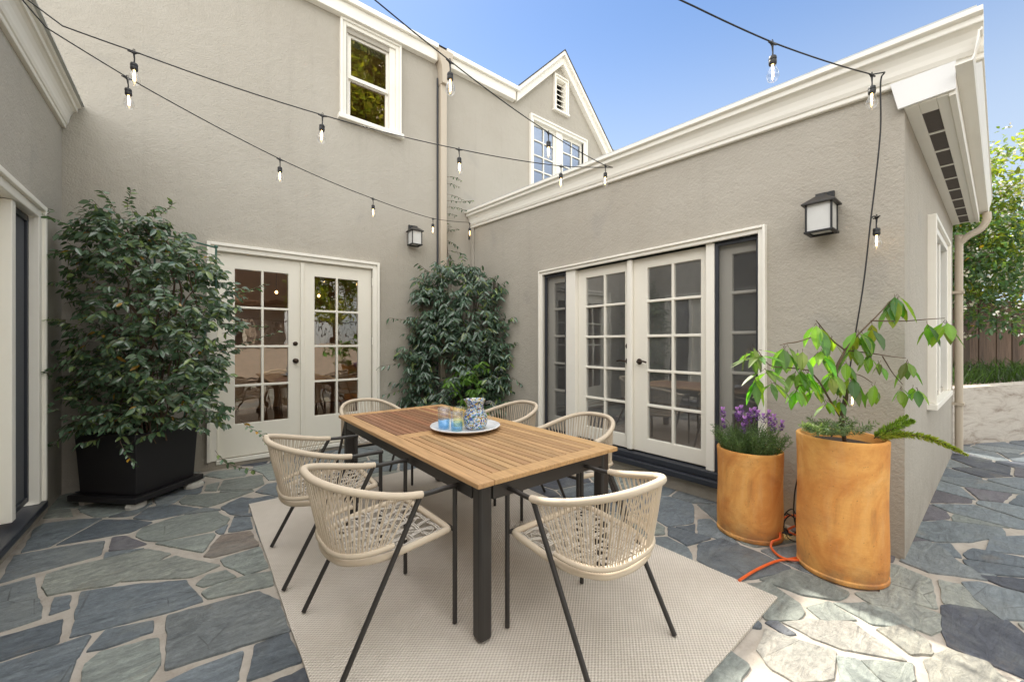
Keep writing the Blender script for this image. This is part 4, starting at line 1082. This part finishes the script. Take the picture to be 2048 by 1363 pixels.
for (x, z, ex, ez, L, k) in ((2.98,3.86,1,.12,.22,5),(2.98,3.76,1,.0,.18,4),(2.98,3.60,1,-.12,.46,7),(2.98,3.50,1,0,.40,6),(2.98,3.40,1,.22,.42,8),(2.98,3.30,1,0,.14,4),(2.98,3.05,.8,.1,.16,5),(2.99,2.90,.6,-.3,.2,6),(3.0,2.75,1,.1,.24,6),(3.0,2.72,.4,-1,.25,6),(3.05,2.45,.7,-.6,.25,6),(3.02,2.55,1,.0,.3,5),(2.98,3.0,.3,1,.15,4)):
    twig(fol, stm, wallp(x, z, .035), Vector((ex, -.03, ez)), L, k, .045, .018, 'corner', lim=lambda q: limC(Vector((q.x, max(q.y, 5.16), q.z))), hang=.3, stem_r=.0022)
p0 = Vector((2.30,4.60,2.965))
for (nm, mbx, mt) in (('foliage',fol,M['leafdark']),('bright_foliage',bright,M['leaflight']),('stem',stm,M['bark'])):
    o = mbx.build(nm, mt, cs, smooth=(nm == 'stem')); o.location = -csl
tw = thing('wooden_trellis', 'weathered wooden trellis frame behind the inner corner shrub', 'trellis', (3.0,5.2,0))
mb = MB(); mb.box(3.395,3.425,4.62,4.65,.0,2.25); mb.box(3.395,3.425,5.15,5.18,.0,2.25); mb.box(3.372,3.394,4.6,5.2,2.03,2.06); mb.box(3.372,3.394,4.6,5.2,1.4,1.43)
mb.box(2.55,2.58,5.235,5.265,0,2.2); mb.box(2.5,3.36,5.212,5.234,2.0,2.03); mb.box(2.5,3.36,5.212,5.234,1.4,1.43)
o = mb.build('lattice', m_plain('weathered_wood', (.16,.135,.11), .9, .4, 30), tw); o.location = -Vector(tw.location)

# young tree, rosemary and foxtail fern in the tall pot
yt = thing('young_tree', 'young tree with drooping bright green leaves in the tall terracotta pot', 'tree', (3.02,.606,.75)); yl = Vector(yt.location)
fol, stm = MB(), MB(); DEP = 2.30
def br(pts, r0, r1):
    P = catmull([dp(x, y, d) for x, y, d in pts], 6); m = len(P); stm.tube(P, [.8*(r0+(r1-r0)*i/(m-1)) for i in range(m)], 7)
br([(1690,885,2.30),(1683,835,2.28),(1693,790,2.27),(1672,745,2.27),(1690,700,2.30)], .014, .008)
br([(1688,845,2.28),(1660,800,2.25),(1640,765,2.24),(1618,740,2.22)], .008, .005)
br([(1690,700,2.30),(1715,670,2.30),(1755,630,2.32),(1782,600,2.34)], .007, .003)
br([(1742,641,2.31),(1800,642,2.30),(1858,638,2.28),(1890,636,2.26)], .005, .002)
br([(1690,700,2.30),(1665,680,2.28),(1640,650,2.25),(1632,640,2.24)], .006, .0025)
br([(1650,663,2.26),(1600,682,2.22),(1575,686,2.20),(1560,690,2.18)], .005, .0025)
br([(1618,740,2.22),(1580,735,2.18),(1540,730,2.14),(1515,700,2.12)], .005, .0025)
br([(1690,700,2.30),(1740,706,2.30),(1780,712,2.30),(1812,716,2.30)], .005, .002)
br([(1765,712,2.30),(1785,745,2.32),(1805,768,2.33)], .004, .002)
br([(1690,745,2.28),(1720,750,2.28),(1745,765,2.28)], .004, .002)
br([(1640,765,2.24),(1605,770,2.2),(1590,775,2.18)], .004, .002)
def cluster(px, py, dep, n, L, spread=.5, kind='bright', hang=1.0, Wd=.42):
    p = dp(px, py, dep)
    for i in range(n):
        a = 2*math.pi*i/n + R.uniform(-.4,.4)
        d = Vector((math.cos(a)*spread, math.sin(a)*spread, -hang + R.uniform(-.2,.25))).normalized(); s = R.uniform(.75,1.12)
        out = Vector((math.cos(a), math.sin(a), .3)); c = tuple(x*R.uniform(.7,1.2) for x in ((.10,.165,.05) if kind != 'bright' or R.random() < .38 else R.choice([(.16,.28,.04), (.20,.29,.04), (.13,.25,.045)])))
        q = p + Vector((R.uniform(-.012,.012), R.uniform(-.012,.012), R.uniform(-.03,.012)))
        stm.tube([q, q+d*.02], .0014, 4, caps=False)
        fol.leaf(q+d*.018, d, out, L*s, L*Wd*s*R.uniform(1.0,1.25), c, droop=R.uniform(.05,.3), fold=R.uniform(.15,.5))
for a in ((1792,588,2.34,7,.135,.42),(1775,606,2.33,3,.11),(1892,640,2.26,5,.135,.55),(1858,642,2.28,3,.11,.4),(1636,646,2.25,6,.13,.5),(1664,672,2.28,4,.10,.5),(1718,660,2.30,7,.125,.5),(1742,645,2.31,3,.12,.5),
          (1570,690,2.19,7,.125,.5),(1600,700,2.2,4,.11),(1614,740,2.22,9,.11,.6),(1595,735,2.2,5,.12),(1640,700,2.25,6,.11,.7),(1660,740,2.26,7,.11,.6),(1690,720,2.29,6,.10,.6),(1702,752,2.27,6,.11,.5),(1740,706,2.30,4,.08,.6),
          (1815,716,2.30,5,.11,.5),(1760,722,2.30,3,.08),(1805,768,2.33,4,.10,.5),(1832,772,2.33,4,.09,.5),(1748,766,2.28,4,.10,.5),(1592,775,2.18,6,.09,.5),(1680,790,2.27,5,.08,.7),(1655,800,2.25,5,.08,.8),(1630,770,2.24,5,.09,.6),(1705,690,2.3,5,.1,.7)):
    cluster(*a)
for a in ((1516,702,2.12,10,.135,1.3,'dull',.25,.26),(1530,735,2.14,7,.12,1.2,'dull',.5,.28),(1545,760,2.15,5,.12,.8,'dull',.8,.3),(1500,690,2.12,3,.12,.3,'dull',1,.4),(1510,745,2.12,5,.125,.4,'bright',1.,.36)): cluster(*a)
for nm, mbx, mt in (('foliage',fol,M['leaflight']),('trunk',stm,M['bark'])):
    o = mbx.build(nm, mt, yt, smooth=(nm == 'trunk')); o.location = -yl
def needles(mb, stm, p, d, L, n, nl, nw, cols, grav=0., dens=6, ang=.9):
    q = p.copy(); pts = [q.copy()]; d = d.normalized()
    for i in range(n):
        d = (d + rv(.06) + Vector((0,0,-grav/n))).normalized(); q = q + d*(L/n); pts.append(q.copy())
        o1 = d.orthogonal().normalized(); o2 = d.cross(o1)
        for k in range(dens):
            a = R.uniform(0, 2*math.pi); ld = (d*R.uniform(.3,.8) + (o1*math.cos(a)+o2*math.sin(a))*ang).normalized(); s = R.uniform(.7,1.2)
            e = q + ld*nl*s; sd_ = ld.cross(rv()).normalized()*nw*.5; c = R.choice(cols); v = R.uniform(.8,1.2)
            mb.add([q-sd_*.6, q+sd_*.6, q+ld*nl*s*.6+sd_, e, q+ld*nl*s*.6-sd_], [(0,1,2,3,4)], tuple(x*v for x in c))
    if stm is not None: stm.tube(pts, .0016, 4, caps=False)
    return q
rm = thing('rosemary_plant', 'low grey-green rosemary sprigs at the foot of the young tree', 'plant', (3.0,.65,.76)); fol, stm = MB(), MB()
for k in range(34):
    px = R.gauss(1672, 26); p = dp(px, 872, 2.25+R.uniform(-.08,.08)); needles(fol, None, p, Vector((R.uniform(-.7,.7), R.uniform(-.7,.7), 1)) + WX*(px-1672)*.02, R.uniform(.06,.13), 9, .026, .0045, [(.13,.18,.09),(.18,.23,.12),(.10,.15,.08)], .3, 5)
for k in range(6): needles(fol, None, dp(1640+R.uniform(-8,8), 866, 2.2), -WX*R.uniform(.6,1.2)+Vector((0,0,.8)), .10, 9, .026, .0045, [(.2,.25,.14)], .5, 5)
for nm, mbx, mt in (('foliage',fol,M['needle']),): o = mbx.build(nm, mt, rm); o.location = -Vector(rm.location)
fx = thing('foxtail_fern', 'yellow-green foxtail fern plumes arching over the right of the tall pot', 'fern', (3.1,.55,.76)); fol, stm = MB(), MB()
CF = [(.19,.28,.04),(.26,.36,.05),(.15,.23,.04)]
def plume(pts, r, cols, n=420):
    P = catmull([dp(*q) for q in pts], 10); m = len(P); stm.tube(P, .003, 5, caps=False)
    for i in range(n):
        t = R.uniform(.02, 1); k = min(int(t*(m-1)), m-2); q = P[k].lerp(P[k+1], t*(m-1)-k); d = (P[k+1]-P[k]).normalized()
        o1 = d.orthogonal().normalized(); o2 = d.cross(o1); a = R.uniform(0, 6.283); rr = r*(1 - .75*t**3)*R.uniform(.6,1.1)
        ld = (d*.75 + (o1*math.cos(a)+o2*math.sin(a))*.9).normalized(); e = q + ld*rr; s_ = ld.cross(rv()).normalized()*.0028; c = R.choice(cols); v = R.uniform(.8,1.25)
        fol.add([q, q+ld*rr*.5+s_, e, q+ld*rr*.5-s_], [(0,1,2,3)], tuple(x*v for x in c))
plume([(1752,874,2.25),(1800,868,2.20),(1850,874,2.10),(1890,888,2.02),(1935,910,1.96)], .036, [(.30,.33,.045),(.36,.36,.05),(.22,.29,.04)], 900)
plume([(1748,876,2.28),(1770,860,2.26),(1795,845,2.24),(1815,830,2.23)], .042, CF, 500)
plume([(1750,874,2.28),(1785,858,2.22),(1815,845,2.18),(1828,840,2.16)], .036, CF, 420)
plume([(1755,874,2.3),(1790,870,2.24),(1830,868,2.18)], .034, CF, 360)
for nm, mbx, mt in (('plume',fol,M['needle']),('stem',stm,M['bark'])): o = mbx.build(nm, mt, fx); o.location = -Vector(fx.location)
lv = thing('lavender_plant', 'bushy lavender with purple flower heads in the shorter terracotta pot', 'plant', (3.105,1.137,.56)); fol, stm = MB(), MB(); LVC = Vector((3.105,1.137,.565))
for k in range(170):
    a = R.uniform(0, 6.283); rr = .17*math.sqrt(R.random()); p = LVC + Vector((math.cos(a)*rr, math.sin(a)*rr, 0))
    needles(fol, stm, p, Vector((math.cos(a)*rr*3.2, math.sin(a)*rr*3.2, 1)), R.uniform(.10,.19), 10, .026, .0035, [(.10,.17,.06),(.14,.21,.09),(.08,.13,.05)], .05, 4, .55)
heads = [(1447,848,1),(1446,826,1),(1474,826,1),(1484,822,1),(1490,844,1),(1500,828,1),(1510,826,1),(1516,832,1),(1486,858,1),(1537,832,1),(1541,846,1),(1548,858,1),(1563,852,1),(1549,840,1),(1527,838,1),(1498,838,1),(1478,834,1)]
for nm, mbx, mt in (('foliage',fol,M['needle']),): o = mbx.build(nm, mt, lv); o.location = -Vector(lv.location)
for hx, hy, _ in heads:
    dep = R.uniform(2.72,2.95); p = dp(hx, hy, dep); b = LVC + Vector(((p.x-LVC.x)*.35, (p.y-LVC.y)*.35, 0)); stm.tube(catmull([b, b.lerp(p, .6)+Vector((0,0,.03)), p-Vector((0,0,.03))], 4), .0016, 4, caps=False)
    mb = MB(); ax = Vector((R.uniform(-.15,.15), R.uniform(-.15,.15), 1)).normalized()
    for k in range(60):
        t = R.random(); a = R.uniform(0,6.283); o1 = ax.orthogonal().normalized(); o2 = ax.cross(o1); rad_ = .013*(math.sin(math.pi*min(1,t*.8+.15)))
        q = p + ax*(t*.05-.03) + (o1*math.cos(a)+o2*math.sin(a))*rad_; d = (o1*math.cos(a)+o2*math.sin(a)+ax*.5).normalized(); s_ = d.cross(ax).normalized()*.005
        c = R.choice([(.24,.08,.38),(.34,.13,.50),(.14,.05,.22)]); mb.add([q-s_, q+s_, q+d*.011+s_*.6, q+d*.011-s_*.6], [(0,1,2,3)], c)
    for k in range(4):
        a = 1.57*k+R.uniform(-.3,.3); d = (o1*math.cos(a)+o2*math.sin(a)).normalized()*.5+ax; q = p+ax*.022
        mb.leaf(q, d, o1, .030, .013, (.50,.24,.62), droop=.0)
    o = mb.build('flower_head', M['petal'], lv); o.location = -Vector(lv.location)
o = stm.build('stem', m_plain('green_stem', (.12,.18,.07), .7), lv); o.location = -Vector(lv.location)

# ---------------------------------------------------------------- string lights: one strand zigzagging over the patio
sg = thing('string_lights', 'black strand of clear filament bulbs zigzagging over the patio and down to the pots', 'string lights', (3.3,2.45,3.15)); sgl = Vector(sg.location)
def lamp_proto():
    l = MB(); l.tube([(0,0,0),(0,0,-.02),(.002,0,-.045),(0,0,-.07)], [.007,.005,.0035,.005], 7); l.tube([(-.03,0,.002),(-.012,0,.001),(0,0,-.004),(.012,0,.001),(.03,0,.002)], [.004,.006,.009,.006,.004], 7)
    l.tube(catmull([(-.004,0,.004),(-.004,0,.018),(.004,0,.018),(.004,0,.004)], 3), .002, 5)
    l = l.build('lamp', M['black'], sg, smooth='auto')
    MB().lathe([(.004,-.066),(.016,-.068),(.0185,-.074),(.0185,-.084),(.0165,-.086),(.0185,-.09),(.0185,-.106),(.016,-.112),(.0,-.113)], (0,0,0), 18).build('socket', M['black'], l, smooth='auto')
    MB().lathe([(.0135,-.1135),(.0145,-.122),(.0225,-.140),(.029,-.160),(.0285,-.176),(.022,-.191),(.010,-.199),(0,-.2005)], (0,0,0), 20).build('bulb', M['bulb'], l, smooth=True)
    MB().tube([(-.004,0,-.132),(-.005,0,-.172),(0,0,-.178),(.005,0,-.172),(.004,0,-.132)], .0016, 5).tube([(0,0,-.1135),(0,0,-.135)], .004, 6).build('filament', M['filament'], l)
    return l
proto = lamp_proto(); first = [True]
def add_lamp(p, rz=0., tilt=0.):
    l = proto if first[0] else copy_tree(proto, sg); first[0] = False
    l.location = Vector(p) - sgl; l.rotation_euler = (tilt, R.uniform(-.05,.05), rz)
cab = MB()
def strand(P, Q, nodes, lamps):
    """cable between two fixings through surveyed nodes in the vertical plane joining them"""
    P, Q = Vector(P), Vector(Q); e = (Q-P); nrm = Vector((e.y, -e.x, 0)).normalized(); pts = []
    for px, py in nodes:
        d = Vector(ray(px, py)); t = (P.x*nrm.x + P.y*nrm.y)/(d.x*nrm.x + d.y*nrm.y); pts.append(Vector((0,0,HC)) + d*t)
    L = [P] + pts + [Q]; 
    C = []
    for a, b in zip(L, L[1:]):
        for k in range(8): t = k/8; C.append(a.lerp(b, t) - Vector((0,0,.012*(b-a).length**2*4*t*(1-t))))
    cab.tube(C + [L[-1]], .0040, 6, caps=False)
    for p, k in zip(pts, lamps):
        if k: add_lamp(p - Vector((0,0,.006)), math.atan2(e.y, e.x))
R1 = (3.29,2.46,3.12); L1 = (-.785,3.47,3.33); R0 = (3.30,5.12,3.20); L2 = (-.79,1.75,3.40); R2 = (3.30,.45,3.01)
strand(L1, R1, [(125,52),(268,103),(645,230),(918,298),(1122,332)], [0,1,1,1,1])
strand(L1, R0, [(92,55),(255,155),(560,318),(746,397),(866,437)], [0,1,1,1,1])
strand(L2, R1, [(900,122),(1097,265),(1211,331)], [1,1,1])
strand(L2, R2, [(1390,14),(1545,85),(1744,149)], [0,1,1])
add_lamp(Vector(R0) + Vector((0,0,-.02)), .5)
pe = Vector(R0)+Vector((0,0,-.02)); cab.tube([pe+Vector((.0,.02,-.15)), pe+Vector((.0,.02,-.24))], .012, 8)
dn = [Vector(R2), Vector((3.31,.47,2.96))] + [dp(x, y, d) for x, y, d in ((1761,260,2.46),(1750,370,2.48),(1742,436,2.49),(1728,560,2.50),(1712,660,2.50),(1698,745,2.50),(1688,792,2.50),(1672,860,2.52))]
dn += [Vector((3.20,.85,.5)), Vector((3.22,.90,.2)), Vector((3.2,.86,.02))]
cab.tube(catmull(dn, 6), .0042, 6, caps=False)
for (px, py, d, ex) in ((1742,436,2.49,.035),(1696,752,2.49,.03)):
    p = dp(px, py, d); q = p + WX*ex + Vector((0,0,-.002)); cab.tube(catmull([p, p+WX*ex*.6+Vector((0,0,.012)), q], 4), .004, 6); add_lamp(q + Vector((0,0,.005)), .7)
coil = [dp(x+8, y, d+.1) for x, y, d in ((1580,1020,2.75),(1560,1030,2.72),(1562,1060,2.65),(1575,1070,2.62),(1588,1055,2.6),(1575,1030,2.62),(1560,1045,2.6),(1568,1075,2.55),(1592,1080,2.5),(1585,1040,2.6),(1565,1025,2.7))]
coil = [Vector((p.x, p.y, max(.03, p.z))) for p in coil]
cab.tube([(3.2,.86,.02)] and catmull([Vector((3.2,.86,.02))] + coil, 6), .0042, 6, caps=False)
for px, py, d, rr_ in ((1578,1030,2.82,.3),(1574,1066,2.66,-.5)):
    q = dp(px, py, d); q.z = max(q.z, .045); add_lamp(q, -YAW+rr_, 1.35)
o = cab.build('cable', M['black'], sg, smooth=True); o.location = -sgl

cord = MB()
for pts in ([(1478,1160,.012),(1510,1140,.012),(1550,1122,.012),(1580,1117,.012),(1610,1112,.015)], [(1612,1118,.02),(1585,1119,.02),(1560,1112,.015),(1543,1095,.02),(1545,1082,.05),(1560,1075,.06),(1558,1052,.10),(1566,1036,.14),(1590,1030,.13),(1600,1045,.08),(1575,1060,.06),(1600,1072,.03)]):
    cord.tube(catmull([gp(x, y, z) for x, y, z in pts], 8), .0075, 8)
o = cord.build('extension_cord', M['orange'], smooth='auto'); tag(o, 'orange extension cord running from the rug behind the terracotta pots', 'cord')

# ---------------------------------------------------------------- beyond the right wing: planting bed, fence, blossom tree
W0, W1 = Vector((7.55,.545,0)), Vector((12.,-1.70,0)); wd = (W1-W0).normalized(); wn = Vector((-wd.y, wd.x, 0))   # wn points away from the patio
mb = MB(); q = [W0, W1, W1+wn*.16, W0+wn*.16]; LW = (W1-W0).length
mb.add([Vector((a.x, a.y, -.03)) for a in q] + [Vector((a.x, a.y, .74 + .03*(a-W0).length)) for a in q], [(3,2,1,0),(4,5,6,7),(0,1,5,4),(1,2,6,5),(2,3,7,6),(3,0,4,7)])
o = mb.build('retaining_wall', M['concrete'], bevel=.01); tag(o, 'low stained concrete retaining wall beside the stone path', 'wall')
bed = MB(); q = [W0+wn*.161, W1+wn*.161, W1+wn*1.6, W0+wn*1.6]; bed.prism([Vector((p.x, p.y, .70)) for p in q], (0,0,.06)); o = bed.build('planting_bed', M['earth']); tag(o, kind='structure')
fc = thing('wooden_fence', 'dark weathered vertical board fence behind the planting bed', 'fence', tuple(W0+wn*1.45+Vector((0,0,.75))))
F0 = W0+wn*1.45; x = 0.
mb = MB(); i = 0
while x < 4.8:
    wd_ = R.uniform(.19,.26); a = F0+wd*x+wn*(.012*(i % 2)); b = F0+wd*(x+wd_-.008)+wn*(.012*(i % 2)); v = R.uniform(.6,1.4); c = (.125*v,.082*v,.058*v)
    mb.prism([Vector((p.x, p.y, .74)) for p in (a, b, b+wn*.02, a+wn*.02)], (0,0,1.42+R.uniform(-.02,.02)), c); x += wd_; i += 1
o = mb.build('board_panel', M['fence'], fc); o.location = -Vector(fc.location)
mb = MB()
for z in (1.0, 1.9): mb.prism([Vector((p.x, p.y, z)) for p in (F0+wn*.035, F0+wd*4.8+wn*.035, F0+wd*4.8+wn*.08, F0+wn*.08)], (0,0,.09), (.09,.06,.04))
o = mb.build('rail', M['fence'], fc); o.location = -Vector(fc.location)
gr = MB()
for k in range(1300):
    u = R.uniform(0,4.5); b = W0+wd*u+wn*R.uniform(.22,1.35)+Vector((0,0,.755)); L = R.uniform(.2,.55); d = Vector((R.gauss(0,.35), R.gauss(0,.35), 1)).normalized(); s_ = d.cross(rv()).normalized()*.006; bend = Vector((R.gauss(0,.4), R.gauss(0,.4), 0)); v = R.uniform(.6,1.4)
    p1 = b+d*L*.5+bend*L*.12; p2 = b+d*L*.85+bend*L*.5-Vector((0,0,L*.12))
    gr.add([b-s_, b+s_, p1+s_, p1-s_, p2], [(0,1,2,3),(3,2,4)], (.05*v,.085*v,.03*v))
o = gr.build('grass', M['leaflight']); tag(o, 'tufts of long green grass in the raised bed by the fence', 'grass', kind='stuff')

def tree(name, lab, loc, h, cr, cz, kind, n, ll, lw, group=None, blossom=0, trunk_r=.12, mat='leaflight', flat=1.):
    R.seed(int(h*10) + n)
    t = thing(name, lab, 'tree', loc, 0, group); fol, stm, bl = MB(), MB(), MB()
    top = Vector((R.uniform(-.2,.2), R.uniform(-.2,.2), cz))
    stm.tube(catmull([Vector((0,0,-.05)), Vector((.05,.03,cz*.35)), top*.75, top], 5), [trunk_r*(1-.6*i/15) for i in range(16)], 9)
    limbs = []
    for k in range(11):
        a = R.uniform(0,6.283); e = Vector((math.cos(a)*cr*.75, math.sin(a)*cr*.75*flat, cz+R.uniform(-.5,.75)*(h-cz))); s = top*R.uniform(.5,.95)
        P = catmull([s, s.lerp(e,.5)+rv(.12*cr)+Vector((0,0,.1*cr)), e], 5); stm.tube(P, [trunk_r*.4*(1-.8*i/10) for i in range(11)], 6); limbs.append(e)
    blobs = [(e, cr*R.uniform(.28,.5)) for e in limbs] + [(Vector((R.uniform(-.4,.4)*cr, R.uniform(-.4,.4)*cr*flat, cz+R.uniform(-.1,.8)*(h-cz))), cr*R.uniform(.35,.5)) for _ in range(7)]
    m = 0
    while m < n:
        c, r_ = R.choice(blobs); d = rv(); p = c + d*r_*R.uniform(.55,1.05)
        if noise.noise(p*(1.6/cr)*2) < -.22: continue
        m += 1; v = R.uniform(.7,1.3)
        for q in range(5):
            ld = (d*.5 + rv(.9)).normalized(); fol.leaf(p+rv(ll*1.2), ld, (Vector((0,0,1))+rv(.7)).normalized(), ll*R.uniform(.7,1.2), lw, tuple(x*v for x in greens(kind)), droop=.2)
        if blossom and R.random() < blossom:
            for q in range(6):
                ld = (d+rv(.8)).normalized(); bl.leaf(p+d*.05+rv(.05), ld, rv(), .045, .035, R.choice([(.75,.72,.62),(.7,.62,.5),(.8,.78,.72)]), droop=.05)
    fol.build('crown', M[mat], t); stm.build('trunk', M['bark'], t, smooth=True)
    if blossom: bl.build('blossom', M['petal'], t)
    return t
tree('blossom_tree', 'white flowering tree with yellow-green crown rising over the board fence', (11.0,1.35,0), 4.9, 2.1, 3.4, 'yellow', 3600, .10, .045, blossom=.30, trunk_r=.10)
tree('flowering_shrub', 'dense flowering bush spilling over the near end of the board fence', (10.3,1.35,.36), 3.0, 1.75, 2.0, 'jas', 2200, .09, .042, blossom=.16, trunk_r=.08)
tree('flowering_shrub', 'pale green bush behind the far end of the board fence', (12.9,.35,0), 3.9, 1.8, 2.6, 'yellow', 1500, .09, .042, blossom=.2, trunk_r=.08)
# thin sprays of the blossom tree reaching into the sky
# ---------------------------------------------------------------- behind the camera: what the window panes reflect
o = MB().box(-7,9,-5.45,-5.2,-.02,1.25).box(-7.05,9.05,-5.5,-5.15,1.251,1.32).build('garden_wall', M['garden'], bevel=.01); tag(o, 'low sunlit pinkish garden wall closing the far side of the patio', 'wall')
rl = thing('iron_railing', 'black iron railing with upright bars on top of the garden wall', 'railing', (1,-5.32,1.32)); mb = MB()
for k in range(92): x = -6+k*.13; mb.tube([(x,-5.32,1.32),(x,-5.32,2.12)], .009, 5)
o = mb.build('bars', M['iron'], rl); o.location = -Vector(rl.location)
o = MB().box(-6.1,6,-5.34,-5.30,2.12,2.16).build('rail', M['iron'], rl); o.location = -Vector(rl.location)
nh = thing('neighbour_house', 'neighbouring pink stucco house with a brown shingled roof beyond the railing', 'house', (-2,-9,0))
mb = MB(); mb.box(-8,3.1,-12,-9,-.02,3.1); o = mb.build('wall', M['garden'], nh); o.location = -Vector(nh.location)
mb = MB(); mb.prism([(-8.4,-8.5,2.95),(-8.4,-8.5,3.1),(-8.4,-11,4.9),(-8.4,-13.5,3.1),(-8.4,-13.5,2.95)], (11.9,0,0)); o = mb.build('roof', m_plain('brown_shingle', (.16,.095,.06), .9, .5, 14), nh); o.location = -Vector(nh.location)
for x in (-5,-1.6,1.2):
    mb = MB(); mb.box(x-.5,x+.5,-8.99,-8.94,1.1,2.3); f = mb.build('window', M['trim'], nh); f.location = -Vector(nh.location)
    MB().box(x-.42,x+.42,-8.935,-8.93,1.18,2.22).build('pane', M['black'], f)
tree('garden_tree', 'tall yellow-green tree behind the garden wall, mirrored in the upper window', (6.0,-6.7,0), 14.0, 3.8, 10.2, 'yellow', 5200, .24, .12, trunk_r=.25)
tree('garden_tree', 'rounded tree behind the garden wall, mirrored in the left French door', (4.6,-7.0,0), 5.2, 1.7, 3.4, 'yellow', 1300, .16, .08, trunk_r=.15)
